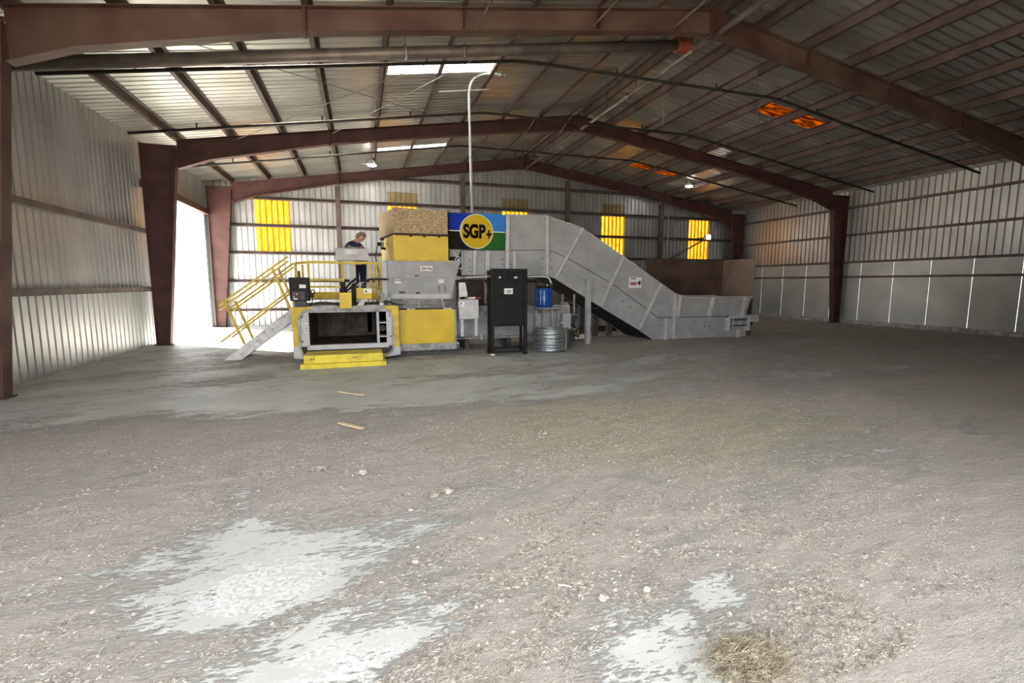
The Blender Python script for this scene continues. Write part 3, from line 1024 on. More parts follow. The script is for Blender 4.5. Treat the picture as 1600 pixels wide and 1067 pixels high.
box(0.47, 0.585, 11.33, 11.40, 1.27, 2.14).build('hopper_post', M['light_gray'], B, bevel=0.01)
box(0.66, 2.03, 11.36, 11.40, 1.27, 1.40).build('hopper_strip', M['light_gray'], B, bevel=0.005)
for x in (1.78, 1.93):
    box(x - 0.008, x + 0.008, 11.37, 11.392, 1.44, 1.60).build('hopper_slot', M['dark_gray'], B)
for x, z, w, h in ((0.83, 1.70, 0.14, 0.10), (1.84, 1.70, 0.12, 0.09)):
    box(x - w / 2, x + w / 2, 11.384, 11.389, z - h / 2, z + h / 2).build('notice', M['label_white'], B)
for k in range(4):
    box(0.77 + k * 0.035, 0.79 + k * 0.035, 11.381, 11.384, 1.70, 1.735).build('notice_mark', M['label_red' if k == 1 else 'dark_gray'], B)
for x, z, w, h in ((1.26, 1.83, 0.09, 0.03), (0.92, 1.44, 0.14, 0.05), (1.28, 1.42, 0.10, 0.05)):
    box(x - w / 2, x + w / 2, 11.375, 11.39, z - h / 2, z + h / 2).build('hopper_clip', M['dark_gray'], B)
lb = box(1.335, 1.64, 11.378, 11.389, 1.93, 2.065).build('maker_plate', M['label_red'], B)
box(1.342, 1.633, 11.374, 11.379, 1.937, 2.058).build('plate_face', M['label_white'], lb)
text_mesh('lettering', 'Orterio', M['label_ink'], lb, 1.49, 11.374, 2.0, 0.08, 0.245, 0.002, 0.03)
# yellow hopper collar
foot = [(0.765, 11.37), (2.02, 11.37), (2.02, 12.85), (0.54, 12.75)]
col = MB().prism_z(foot, 2.19, 2.75).build('hopper_collar', M['yellow_paint'], B, bevel=0.008)
MB().prism_y([(0.74, 2.165), (2.04, 2.165), (2.04, 2.20), (0.74, 2.20)], 11.355, 11.40).build('collar_flange', M['yellow_dirty'], B)
box(0.755, 0.785, 11.355, 11.37, 2.19, 2.76).build('collar_corner', M['rail_yellow'], B)
sen = MB()
sen.box(0.50, 0.58, 12.18, 12.28, 2.54, 2.66)
so = sen.build('sensor_bracket', M['gray_worn'], B, bevel=0.01)
MB().tube([(0.42, 12.2, 2.60), (0.52, 12.2, 2.60)], 0.045, 12).build('sensor', M['black_paint'], so)
MB().tube([(0.50, 12.12, 2.70), (0.58, 12.12, 2.72)], 0.03, 10).build('sensor', M['black_paint'], so)
MB().tube([(0.51, 12.12, 2.50), (0.60, 12.05, 2.48)], 0.03, 10).build('sensor', M['black_paint'], so)
MB().tube(smooth_path([(0.42, 12.2, 2.55), (0.36, 12.15, 2.3), (0.44, 12.0, 1.9), (0.42, 11.9, 1.5)], 0.1), 0.012, 6).build('sensor_cable', M['dark_pipe'], so)
# hydraulic lines along the top of the body
for yy, z, r in ((10.98, 1.115, 0.016), (11.03, 1.15, 0.018), (11.08, 1.19, 0.016), (11.14, 1.225, 0.018), (11.20, 1.255, 0.02), (11.27, 1.285, 0.014)):
    MB().tube([(0.62, yy, z), (2.12, yy, z - 0.02)], r, 8).build('hydraulic_line', M['gray_worn'], B, smooth=True)
for x in (0.93, 1.26, 1.82):
    MB().bar((x, 10.96, 1.10), (x, 11.3, 1.30), 0.04, 0.03).build('line_clamp', M['light_gray'], B)
for j in range(3):
    MB().tube(smooth_path([(0.35 + 0.06 * j, 10.95, 1.19), (0.55, 10.97 + 0.05 * j, 1.28 - 0.02 * j), (0.75, 11.0 + 0.05 * j, 1.17), (0.95, 11.05, 1.16)], 0.15), 0.02, 8).build('hose', M['dark_gray'], B, smooth=True)
for x in (1.02, 1.12, 1.85, 1.95):
    box(x - 0.04, x + 0.04, 10.95, 11.0, 1.06, 1.085).build('lug', M['white_worn'], B)
# small parts on the chamber roof
ga = box(-0.43, -0.19, 10.42, 10.70, 1.13, 1.46).build('guard_box', M['yellow_paint'], B, bevel=0.008)
box(-0.43, -0.19, 10.412, 10.42, 1.235, 1.245).build('seam', M['yellow_dirty'], ga)
m = MB()
m.lathe((-0.355, 10.62, 1.46), [(0.075, 0), (0.075, 0.06), (0.05, 0.07), (0.05, 0.21), (0.035, 0.22)], 14)
m.build('actuator', M['black_paint'], B)
gb = box(-0.10, 0.225, 10.88, 11.15, 1.31, 1.55).build('guard_box', M['yellow_paint'], B, bevel=0.008)
box(0.06, 0.225, 10.872, 10.88, 1.44, 1.535).build('decal', M['label_white'], gb)
MB().disc_y(0.105, 1.475, 0.022, 10.868, 10.872, 12).build('decal_mark', M['label_ink'], gb)
mf = box(-0.21, 0.09, 11.12, 11.25, 1.585, 1.685).build('manifold', M['gray_worn'], B, bevel=0.01)
for x, z in ((-0.15, 1.70), (0.03, 1.70), (-0.16, 1.62), (0.05, 1.62)):
    MB().disc_y(x, z, 0.028, 11.09, 11.13, 12).build('port', M['black_paint'], mf)
box(-0.20, -0.10, 11.0, 11.2, 1.17, 1.6).build('support', M['black_paint'], B)
for a in ([(-0.32, 10.66, 1.52), (-0.20, 10.9, 1.68), (-0.08, 11.1, 1.76)], [(-0.28, 10.66, 1.50), (-0.15, 10.9, 1.60), (-0.05, 11.1, 1.68)], [(0.07, 11.1, 1.62), (0.14, 11.0, 1.74), (0.42, 11.1, 1.745), (0.60, 11.2, 1.74)]):
    MB().tube(smooth_path(a, 0.1), 0.022, 8).build('hose', M['black_rubber'], B, smooth=True)
MB().hexa([(-0.12, 10.62, 1.16), (0.02, 10.62, 1.16), (0.02, 10.72, 1.16), (-0.12, 10.72, 1.16), (0.03, 10.85, 1.31), (0.11, 10.85, 1.31), (0.11, 10.95, 1.31), (0.03, 10.95, 1.31)]).build('lever', M['white_worn'], B, bevel=0.008)
box(0.37, 0.45, 10.66, 10.74, 1.17, 1.225).build('switch_box', M['label_white'], B, bevel=0.005)
m = MB()
m.lathe((0.44, 10.9, 1.17), [(0.05, 0), (0.05, 0.06), (0.03, 0.07), (0.03, 0.20), (0.045, 0.21), (0.045, 0.27)], 12)
m.build('fitting', M['gray_worn'], B)
m = MB()
m.lathe((0.60, 11.1, 1.17), [(0.04, 0), (0.04, 0.16), (0.025, 0.17), (0.025, 0.24)], 12)
m.build('fitting', M['gray_worn'], B)
box(-0.85, -0.5, 10.60, 10.64, 1.165, 1.185).build('strip', M['white_worn'], B)
box(0.10, 0.34, 10.60, 10.64, 1.165, 1.185).build('strip', M['white_worn'], B)
MB().tube([(-1.05, 10.75, 1.20), (-0.9, 10.9, 1.24), (-0.7, 11.0, 1.24), (-0.5, 11.0, 1.20)], 0.02, 8).build('hose', M['dark_gray'], B, smooth=True)

# ram section under the conveyor
box(2.12, 5.25, 11.52, 12.9, 0.36, 0.88).build('ram_body', M['gray_paint'], B, bevel=0.01)
box(2.12, 5.25, 11.50, 12.9, 0.88, 1.09).build('ram_ledge', M['gray_worn'], B)
for x in (2.86, 3.78, 4.22):
    box(x - 0.03, x + 0.03, 11.44, 11.51, 0.88, 1.07).build('ram_lug', M['gray_worn'], B, bevel=0.005)
for z, r in ((0.98, 0.022), (1.04, 0.02), (0.92, 0.016)):
    MB().tube([(2.6, 11.47, z), (4.5, 11.47, z)], r, 8).build('hydraulic_line', M['gray_worn'], B, smooth=True)
for z in (0.30, 0.36):
    MB().tube([(2.15, 11.45, z), (5.2, 11.45, z)], 0.025, 8).build('ground_line', M['gray_worn'], B, smooth=True)
box(2.80, 2.84, 11.41, 11.45, 0.24, 0.40).build('line_clamp', M['light_gray'], B)
for x in (2.5, 3.6, 5.1):
    box(x - 0.06, x + 0.06, 11.6, 12.8, 0, 0.36).build('foot_beam', M['dark_gray'], B)
# white slanted tie bracket, maroon pump unit, bearing block
MB().prism_y([(2.23, 1.09), (2.40, 1.09), (2.43, 1.40), (2.38, 1.67), (2.23, 1.67)], 11.20, 11.24).build('tie_bracket', M['white_worn'], B)
MB().tube([(2.24, 11.15, 1.30), (2.36, 11.15, 1.31)], 0.028, 8).build('valve', M['black_paint'], B)
MB().tube([(2.38, 11.15, 1.31), (2.42, 11.15, 1.31)], 0.03, 8).build('valve_nut', M['brass'], B)
MB().tube([(2.42, 11.2, 1.29), (2.62, 11.2, 1.30)], 0.03, 8).build('cylinder_rod', M['white_worn'], B)
MB().tube([(2.62, 11.2, 1.30), (2.76, 11.2, 1.30)], 0.016, 8).build('rod_tip', M['label_red'], B)
box(2.42, 3.05, 12.0, 12.6, 1.09, 1.72).build('pump_cabinet', M['maroon'], B, bevel=0.01)
box(2.50, 2.75, 11.98, 12.0, 1.14, 1.66).build('pump_door', M['maroon'], B, bevel=0.005)
for j in range(5):
    x = 3.02 + j * 0.07
    MB().tube(smooth_path([(x, 11.75, 1.09), (x - 0.04, 11.7, 1.3), (x + 0.06, 11.75, 1.5), (x, 11.9, 1.7)], 0.1), 0.022, 8).build('hose', M['dark_gray' if j % 2 else 'gray_worn'], B, smooth=True)
# junction box on a two-legged stand
jb = box(2.17, 2.64, 10.93, 11.13, 0.81, 1.27).build('junction_box', M['light_gray'], B, bevel=0.01)
box(2.17, 2.30, 10.925, 10.93, 1.10, 1.22).build('box_label', M['white_worn'], jb)
MB().disc_y(2.22, 1.18, 0.02, 10.918, 10.93, 10).build('knob', M['black_paint'], jb)
for x in (2.21, 2.55):
    box(x, x + 0.075, 10.98, 11.06, 0.40, 0.81).build('stand_leg', M['light_gray'], B)

# tan board box standing on the collar
H = thing('hopper_extension', 'tan strand-board box standing on the yellow hopper collar', 'hopper extension', (1.3, 11.9, 2.75))
ft = [(0.755, 11.36), (2.035, 11.36), (2.035, 12.85), (0.50, 12.75)]
MB().prism_z(ft, 2.75, 2.80).build('base_rail', M['dark_edge'], H)
for a, b_, n_ in ((0, 1, 0), (1, 2, 1), (2, 3, 2), (3, 0, 3)):
    (xa, ya), (xb, yb) = ft[a], ft[b_]
    d = Vector((xb - xa, yb - ya, 0)).normalized()
    nn = Vector((-d.y, d.x, 0)) * 0.025
    MB().hexa([(xa, ya, 2.80), (xb, yb, 2.80), (xb + nn.x, yb + nn.y, 2.80), (xa + nn.x, ya + nn.y, 2.80), (xa, ya, 3.37), (xb, yb, 3.34), (xb + nn.x, yb + nn.y, 3.34), (xa + nn.x, ya + nn.y, 3.37)]).build('board_panel', M['strand_board'], H)
for x in (1.15, 1.46, 1.80):
    MB().disc_y(x, 2.755, 0.04, 11.345, 11.365, 10).build('fixing', M['dark_edge'], H)

# yellow step plate before the chamber
S = thing('step_platform', 'low bright yellow steel step in front of the bale chamber', 'step', (-0.37, 10.2, 0))
box(-1.11, 0.38, 9.90, 10.52, 0.09, 0.25).build('step_top', M['yellow_step'], S, bevel=0.006)
MB().prism_x([(9.78, 0), (10.5, 0), (10.5, 0.09), (9.82, 0.09)], -1.17, 0.44).build('skirt', M['yellow_step'], S, bevel=0.006)
for x in (-0.98, -0.94, -0.20, -0.15):
    box(x, x + 0.02, 9.895, 9.90, 0.16, 0.19).build('scuff', M['dark_gray'], S)

# pendant control panel on the chamber corner
C_ = thing('control_panel', 'black control box with a white label beside the yellow railing', 'control panel', (-1.19, 10.6, 1.17))
cb = MB().prism_y([(-1.37, 1.30), (-1.0, 1.29), (-1.01, 1.77), (-1.38, 1.77)], 10.5, 10.72).build('housing', M['black_paint'], C_, bevel=0.012)
box(-1.185, -1.065, 10.494, 10.5, 1.555, 1.625).build('label_plate', M['label_white'], cb)
fp = box(-1.325, -1.09, 10.492, 10.5, 1.315, 1.48).build('button_plate', M['dark_gray'], cb)
for k in range(4):
    for j in range(2):
        MB().disc_y(-1.295 + 0.055 * k, 1.43 - 0.05 * j, 0.014, 10.478, 10.492, 10).build('button', M[('label_red', 'brass', 'maroon', 'dark_gray')[(k + j) % 4]], fp)
box(-1.31, -1.23, 10.488, 10.492, 1.325, 1.35).build('button_label', M['label_white'], fp)
box(-1.30, -1.08, 10.55, 10.68, 1.17, 1.30).build('bracket', M['dark_gray'], C_)
MB().tube([(-1.19, 10.6, 1.77), (-1.19, 10.6, 1.90)], 0.026, 10).build('beacon', M['dark_gray'], C_)
m = MB()
m.box(-1.0, -0.93, 10.55, 10.62, 1.36, 1.45)
m.tube([(-0.945 + 0.035 * math.cos(a * math.pi / 6), 10.585, 1.47 + 0.045 * math.sin(a * math.pi / 6)) for a in range(13)], 0.012, 6)
m.build('disconnect_handle', M['black_paint'], C_)
MB().tube(smooth_path([(-0.95, 10.6, 1.36), (-0.97, 10.6, 1.25), (-1.03, 10.65, 1.18)], 0.05), 0.012, 6).build('cable', M['black_rubber'], C_)

# ------------------------------------------------------------------ operator platform with yellow railing and stair
PF = thing('operator_platform', 'raised operator platform with yellow tube railing and steep stair', 'platform', (-0.5, 12.6, 0))
box(-1.45, 0.46, 11.88, 13.5, 1.27, 1.33).build('deck', M['gray_worn'], PF)
box(-1.17, 0.40, 11.86, 11.885, 1.30, 1.45).build('kick_plate', M['yellow_dirty'], PF)
for x in (-1.40, 0.40):
    for yy in (13.0, 13.45):
        box(x - 0.04, x + 0.04, yy - 0.04, yy + 0.04, 0, 1.27).build('deck_leg', M['rail_yellow'], PF)
RL = M['rail_yellow']
for x in (-1.13, -0.39, 0.235, 0.375):
    MB().bar((x, 11.9, 1.27), (x, 11.9, 2.13), 0.05).build('rail_post', RL, PF, bevel=0.006)
MB().bar((-1.155, 11.9, 2.135), (0.505, 11.9, 2.125), 0.055).build('top_rail', RL, PF, bevel=0.006)
MB().bar((-1.13, 11.9, 1.73), (-0.39, 11.9, 1.73), 0.045).build('mid_rail', RL, PF)
MB().bar((-1.13, 11.9, 1.57), (-0.40, 11.9, 1.57), 0.045).build('mid_rail', RL, PF)
MB().bar((0.235, 11.9, 1.57), (0.52, 11.9, 1.57), 0.045).build('mid_rail', RL, PF)
MB().bar((0.47, 11.9, 1.30), (0.47, 11.9, 2.13), 0.07).build('rail_post', M['rail_yellow'], PF)
MB().bar((-1.45, 12.4, 2.12), (-1.13, 11.9, 2.13), 0.055).build('top_rail', RL, PF)
MB().bar((-1.46, 12.4, 1.27), (-1.46, 12.4, 2.14), 0.055).build('rail_post', RL, PF)
for x in (-1.42, 0.40):
    MB().bar((x, 13.45, 1.27), (x, 13.45, 2.12), 0.05).build('rail_post', RL, PF)
# stair
ST = thing('platform_stair', 'steep stair with white stringers and leaning yellow handrails', 'stair', (-2.6, 12.0, 0))
k_ = 0.78
for yy, side in ((11.5, 0), (12.4, 1)):
    f0 = lambda x: 1.05 + (x + 1.53) * k_
    xb = -1.53 - 1.05 / k_
    st = MB().prism_y([(-1.48, 1.10), (-1.48, 0.80), (-2.53, 0.0), (xb, 0.0)], yy - 0.03, yy + 0.01).build('stringer', M['white_worn'], ST, bevel=0.004)
    if side == 0:
        for k in range(5):
            z = 0.86 - 0.01 * (k % 2)
            x = -1.80 + 0.035 * k
            MB().bar((x, yy - 0.033, z - 0.02 + 0.01 * k), (x + 0.015, yy - 0.033, z + 0.03 + 0.01 * k), 0.004, 0.01).build('warning_mark', M['label_red'], st)
        for x, z in ((-1.62, 0.92), (-1.88, 0.66), (-2.05, 0.60), (-2.2, 0.40)):
            MB().disc_y(x, z, 0.012, yy - 0.04, yy - 0.03, 8).build('bolt', M['dark_gray'], st)
    # handrails: two tubes and posts set square to the slope
    for off in (1.04, 0.94) if side == 0 else (0.93, 0.84):
        MB().bar((-2.90, yy, 0.51 + (-2.90 + 2.22) * k_ + off + 0.16), (-1.50, yy, 0.51 + 0.72 * k_ + off + 0.16 - 0.04), 0.04).build('handrail', RL, ST)
    MB().bar((-2.90, yy, 0.51 + (-2.90 + 2.22) * k_ + 0.42), (-1.52, yy, 0.51 + 0.70 * k_ + 0.42), 0.04).build('mid_rail', RL, ST)
    for x in (-1.50, -2.45):
        zb = f0(x)
        MB().bar((x, yy, zb), (x - 0.33, yy, zb + 1.02 - 0.26 * k_ + 0.10), 0.05).build('rail_post', RL, ST)
for j in range(6):
    x = -1.58 - 0.21 * j
    z = 1.05 + (x + 1.53) * k_ - 0.08
    if z > 0.05:
        box(x - 0.12, x + 0.08, 11.51, 12.37, z - 0.03, z).build('tread', M['gray_worn'], ST)

# pale console cabinet on a pedestal
CN = thing('operator_console', 'pale grey operator console on a slim pedestal behind the railing', 'console', (-0.16, 12.12, 1.33))
box(-0.535, 0.205, 11.97, 12.28, 2.19, 2.47).build('cabinet', M['light_gray'], CN, bevel=0.01)
MB().prism_x([(11.98, 2.47), (12.28, 2.47), (12.28, 2.53), (12.08, 2.51)], -0.35, 0.0).build('lid', M['gray_worn'], CN)
box(-0.245, -0.10, 12.04, 12.18, 1.33, 2.19).build('pedestal', M['light_gray'], CN)
box(-0.34, -0.06, 11.965, 11.97, 2.33, 2.44).build('label_panel', M['white_worn'], CN)
box(-0.30, 0.0, 11.98, 12.25, 1.33, 1.345).build('foot_plate', M['gray_worn'], CN)

# ------------------------------------------------------------------ person at the console


def skin_mesh(name, joints, edges, material, parent, sub=2):
    me = bpy.data.meshes.new(name)
    me.from_pydata([j[:3] for j in joints], edges, [])
    o = bpy.data.objects.new(name, me)
    COL.objects.link(o)
    o.parent = parent
    o.matrix_parent_inverse = Matrix.Translation(root_world(parent)).inverted()
    md = o.modifiers.new('skin', 'SKIN')
    md.use_smooth_shade = True
    for k, j in enumerate(joints):
        sv_ = me.skin_vertices[0].data[k]
        sv_.radius = (j[3], j[4] if len(j) > 4 else j[3])
        sv_.use_root = (k == 0)
    ss = o.modifiers.new('smooth', 'SUBSURF')
    ss.levels = ss.render_levels = sub
    me.materials.append(material)
    return o


PX, PY = -0.02, 12.62
person = thing('person', 'grey-haired person in navy work clothes bending over the console', 'person', (PX, PY, 1.33))
J = [(PX, PY + 0.06, 2.20, 0.12, 0.10),            # 0 pelvis
     (PX - 0.06, PY - 0.01, 2.40, 0.125, 0.095),    # 1 belly
     (PX - 0.12, PY - 0.08, 2.60, 0.125, 0.105),    # 2 chest
     (PX - 0.03, PY - 0.15, 2.69, 0.056, 0.056),   # 3 neck
     (PX + 0.03, PY - 0.185, 2.725, 0.068, 0.072),  # 4 jaw
     (PX + 0.085, PY - 0.20, 2.765, 0.082, 0.088),  # 5 skull
     (PX + 0.10, PY - 0.19, 2.82, 0.060, 0.065),    # 6 crown
     (PX - 0.22, PY - 0.07, 2.58, 0.066), (PX - 0.36, PY - 0.17, 2.36, 0.045), (PX - 0.24, PY - 0.40, 2.50, 0.034), (PX - 0.20, PY - 0.46, 2.53, 0.028),   # 7-10 left arm
     (PX + 0.06, PY - 0.12, 2.54, 0.062), (PX + 0.17, PY - 0.20, 2.34, 0.045), (PX + 0.10, PY - 0.38, 2.50, 0.034), (PX + 0.08, PY - 0.44, 2.53, 0.028),   # 11-14 right arm
     (PX - 0.085, PY + 0.06, 2.10, 0.088), (PX - 0.09, PY + 0.01, 1.76, 0.062), (PX - 0.09, PY + 0.06, 1.40, 0.042), (PX - 0.08, PY - 0.10, 1.37, 0.035),
     (PX + 0.085, PY + 0.06, 2.10, 0.088), (PX + 0.085, PY + 0.01, 1.76, 0.062), (PX + 0.085, PY + 0.06, 1.40, 0.042), (PX + 0.11, PY - 0.10, 1.37, 0.035)]
ED = [(0, 1), (1, 2), (2, 3), (3, 4), (4, 5), (5, 6), (2, 7), (7, 8), (8, 9), (9, 10), (2, 11), (11, 12), (12, 13), (13, 14), (0, 15), (15, 16), (16, 17), (17, 18), (0, 19), (19, 20), (20, 21), (21, 22)]
# fingers and thumb grow from each palm
for hand, s in ((10, -1), (14, 1)):
    hx, hy, hz = J[hand][:3]
    for k, ln in enumerate((0.062, 0.072, 0.068, 0.052)):
        ox = (k - 1.5) * 0.019
        n = len(J)
        J += [(hx + ox, hy - 0.045, hz - 0.002, 0.0095), (hx + ox * 1.1, hy - 0.045 - ln * 0.55, hz - 0.012, 0.0085), (hx + ox * 1.1, hy - 0.045 - ln, hz - 0.032, 0.007)]
        ED += [(hand, n), (n, n + 1), (n + 1, n + 2)]
    n = len(J)
    J += [(hx - s * 0.038, hy - 0.015, hz - 0.01, 0.010), (hx - s * 0.052, hy - 0.05, hz - 0.025, 0.008)]
    ED += [(hand, n), (n, n + 1)]
body = skin_mesh('body', J, ED, M['skin'], person)
skin_mesh('shirt', [(a[0], a[1], a[2], a[3] + 0.018, (a[4] if len(a) > 4 else a[3]) + 0.018) for a in
                    (J[0], J[1], J[2], (PX - 0.055, PY - 0.135, 2.675, 0.058), J[7], J[8], (PX - 0.28, PY - 0.33, 2.455, 0.036), J[11], J[12], (PX + 0.12, PY - 0.33, 2.46, 0.036))],
          [(0, 1), (1, 2), (2, 3), (2, 4), (4, 5), (5, 6), (2, 7), (7, 8), (8, 9)], M['navy_cloth'], person)
skin_mesh('trousers', [(a[0], a[1], a[2], a[3] + 0.02, (a[4] if len(a) > 4 else a[3]) + 0.02) for a in (J[0], J[15], J[16], J[17], J[19], J[20], J[21])],
          [(0, 1), (1, 2), (2, 3), (0, 4), (4, 5), (5, 6)], M['trouser_cloth'], person)
for jx in (-0.085, 0.10):
    m = MB()
    m.add([(PX + jx + x, PY + y, z) for x, y, z in ((-0.045, -0.19, 1.33), (0.045, -0.19, 1.33), (0.045, 0.11, 1.33), (-0.045, 0.11, 1.33), (-0.035, -0.17, 1.385), (0.035, -0.17, 1.385), (0.04, 0.10, 1.43), (-0.04, 0.10, 1.43))],
          [(3, 2, 1, 0), (4, 5, 6, 7), (0, 1, 5, 4), (1, 2, 6, 5), (2, 3, 7, 6), (3, 0, 4, 7)])
    m.build('shoe', M['shoe'], person, bevel=0.012)
# hair: a shaggy cap over crown and nape
hb = MB()
hc = Vector((PX + 0.078, PY - 0.175, 2.79))
vs, fs = [], []
nu, nv = 22, 11
fdir = Vector((0.55, -0.62, -0.56)).normalized()
for iv in range(nv + 1):
    for iu in range(nu):
        a, b_ = 2 * math.pi * iu / nu, math.pi * iv / nv
        d = Vector((math.sin(b_) * math.cos(a), math.sin(b_) * math.sin(a), math.cos(b_)))
        r = 0.126 + 0.014 * math.sin(7 * a + 3 * b_) * math.sin(b_) + random.uniform(-0.006, 0.006)
        t = d.dot(fdir)
        if t > 0.30:
            r *= 1 - 0.62 * min(1, (t - 0.30) / 0.25)
        p = hc + Vector((d.x * r * 0.98, d.y * r * 1.02, d.z * r * 0.92))
        vs.append(p)
for iv in range(nv):
    for iu in range(nu):
        fs.append((iv * nu + iu, iv * nu + (iu + 1) % nu, (iv + 1) * nu + (iu + 1) % nu, (iv + 1) * nu + iu))
hb.add(vs, fs)
hb.build('hair', M['hair'], person, smooth=True)
fc = Vector((PX + 0.07, PY - 0.20, 2.75))
side_ = fdir.cross(Vector((0, 0, 1))).normalized()
upf = side_.cross(fdir).normalized()
for s in (-1, 1):
    e = fc + fdir * 0.082 + side_ * 0.03 * s + upf * 0.012
    MB().lathe(e, [(0.002, -0.009), (0.009, 0), (0.002, 0.009)], 8).build('eye', M['eye_dark'], person)
    e = fc + side_ * 0.088 * s - upf * 0.005
    MB().lathe(e, [(0.006, -0.03), (0.016, 0), (0.006, 0.03)], 8).build('ear', M['skin'], person)
MB().tube([fc + fdir * 0.075 + upf * 0.015, fc + fdir * 0.105 - upf * 0.018, fc + fdir * 0.08 - upf * 0.024], [0.008, 0.014, 0.008], 8).build('nose', M['skin'], person)
MB().tube([fc + fdir * 0.078 - upf * 0.045 - side_ * 0.022, fc + fdir * 0.084 - upf * 0.045, fc + fdir * 0.078 - upf * 0.045 + side_ * 0.022], 0.005, 6).build('mouth', M['maroon'], person)

# ------------------------------------------------------------------ conveyor
CV = thing('conveyor', 'long grey inclined conveyor rising from a floor hopper to the baler', 'conveyor', (7, 12.6, 0))
CY0, CY1 = 11.85, 13.42
TOP = [(2.42, 3.36), (3.60, 3.37), (4.70, 3.39), (4.86, 3.34), (5.72, 3.11), (6.98, 2.385), (8.24, 1.635), (8.75, 1.34), (9.16, 1.23), (10.05, 1.23), (11.30, 1.23), (11.60, 1.23)]
MID = [(2.42, 2.47), (3.60, 2.49), (4.71, 2.52), (4.95, 2.47), (5.33, 2.31), (6.64, 1.66), (7.90, 0.87), (8.20, 0.66), (8.73, 0.65), (9.95, 0.65), (11.20, 0.645), (11.40, 0.64)]
BOT = [(2.42, 1.85), (3.59, 1.86), (4.70, 1.86), (4.80, 1.83), (4.95, 1.78), (6.30, 1.02), (7.55, 0.335), (8.07, 0.012), (8.73, 0.012), (9.80, 0.012), (11.10, 0.012), (11.42, 0.012)]


def interp(L, i, t):
    return (BLEND(L[i][0], L[i + 1][0], t), BLEND(L[i][1], L[i + 1][1], t))


groups = [(0, 1), (1, 2), (2, 4), (4, 5), (5, 6), (6, 8), (8, 9), (9, 11)]
for a, b_ in groups:
    up = [TOP[k] for k in range(a, b_ + 1)] + [MID[k] for k in range(b_, a - 1, -1)]
    lo = [MID[k] for k in range(a, b_ + 1)] + [BOT[k] for k in range(b_, a - 1, -1)]
    MB().prism_y(up, CY0, CY0 + 0.012).build('side_panel', M['gray_paint'], CV)
    MB().prism_y(lo, CY0 - 0.012, CY0 + 0.004).build('side_panel', M['gray_paint'], CV)
    # folded lip between the plates
    for k in range(a, b_):
        MB().bar((MID[k][0], CY0 - 0.012, MID[k][1]), (MID[k + 1][0], CY0 - 0.012, MID[k + 1][1]), 0.02, 0.016).build('seam_lip', M['dark_gray'], CV)
# rear side, one plate a bay
for a, b_ in groups:
    MB().prism_y([TOP[k] for k in range(a, b_ + 1)] + [BOT[k] for k in range(b_, a - 1, -1)], CY1 - 0.012, CY1).build('rear_panel', M['gray_paint'], CV)
# end plate of the floor hopper, slanting outwards
MB().hexa([(11.10, CY0, 0.012), (11.42, CY0, 0.012), (11.42, CY1, 0.012), (11.10, CY1, 0.012), (11.38, CY0, 0.64), (11.40, CY0, 0.64), (11.40, CY1, 0.64), (11.38, CY1, 0.64)]).build('tail_plate', M['gray_paint'], CV)
MB().hexa([(11.38, CY0, 0.64), (11.40, CY0, 0.64), (11.40, CY1, 0.64), (11.38, CY1, 0.64), (11.58, CY0, 1.23), (11.60, CY0, 1.23), (11.60, CY1, 1.23), (11.58, CY1, 1.23)]).build('tail_plate', M['gray_paint'], CV)
# upright and slanted ribs
RB = [((3.62, 3.37), (3.60, 1.86), 0.10), ((4.70, 3.39), (4.71, 1.87), 0.085), ((5.72, 3.11), (4.96, 1.80), 0.075), ((6.98, 2.385), (6.31, 1.03), 0.075), ((8.24, 1.635), (7.56, 0.35), 0.075), ((8.735, 1.345), (8.73, 0.02), 0.075), ((8.90, 1.28), (8.83, 0.66), 0.11), ((10.10, 1.22), (9.95, 0.66), 0.085), ((11.30, 1.22), (11.18, 0.66), 0.085), ((8.46, 0.64), (8.46, 0.0), 0.05), ((2.76, 2.47), (2.73, 1.86), 0.09), ((3.09, 2.47), (3.07, 1.86), 0.12), ((3.80, 2.47), (3.80, 1.90), 0.09)]
for (xa, za), (xb, zb), w in RB:
    m = MB()
    d = Vector((xb - xa, 0, zb - za)).normalized()
    n = Vector((-d.z, 0, d.x)) * w / 2
    a, b_ = Vector((xa, 0, za)), Vector((xb, 0, zb))
    P = [a - n, a + n, b_ + n, b_ - n]
    m.hexa([(p.x, CY0 - 0.012, p.z) for p in P] + [(p.x, CY0 - 0.10, p.z) for p in P])
    m.build('rib', M['light_gray'], CV, bevel=0.006)
# top lip
for k in range(1, len(TOP) - 1):
    MB().bar((TOP[k][0], CY0 - 0.02, TOP[k][1] + 0.012), (TOP[k + 1][0], CY0 - 0.02, TOP[k + 1][1] + 0.012), 0.07, 0.024).build('top_lip', M['light_gray'], CV)
    MB().bar((TOP[k][0], CY1 + 0.01, TOP[k][1] + 0.012), (TOP[k + 1][0], CY1 + 0.01, TOP[k + 1][1] + 0.012), 0.07, 0.024).build('top_lip', M['light_gray'], CV)
# bolts on the lower plates
for x, z in ((3.50, 2.14), (3.50, 2.02), (3.50, 2.26), (3.73, 2.02), (3.73, 2.14), (4.60, 2.30), (4.60, 2.06), (4.86, 2.28), (4.86, 2.06), (5.22, 2.10), (5.12, 1.95), (8.38, 0.42), (7.05, 1.15), (7.30, 0.98), (9.88, 0.5), (10.05, 0.36), (9.86, 0.36), (9.35, 0.30), (2.64, 2.22), (2.64, 2.05), (2.64, 1.95)):
    MB().disc_y(x, z, 0.018, CY0 - 0.025, CY0 - 0.012, 8).build('bolt', M['dark_gray'], CV)
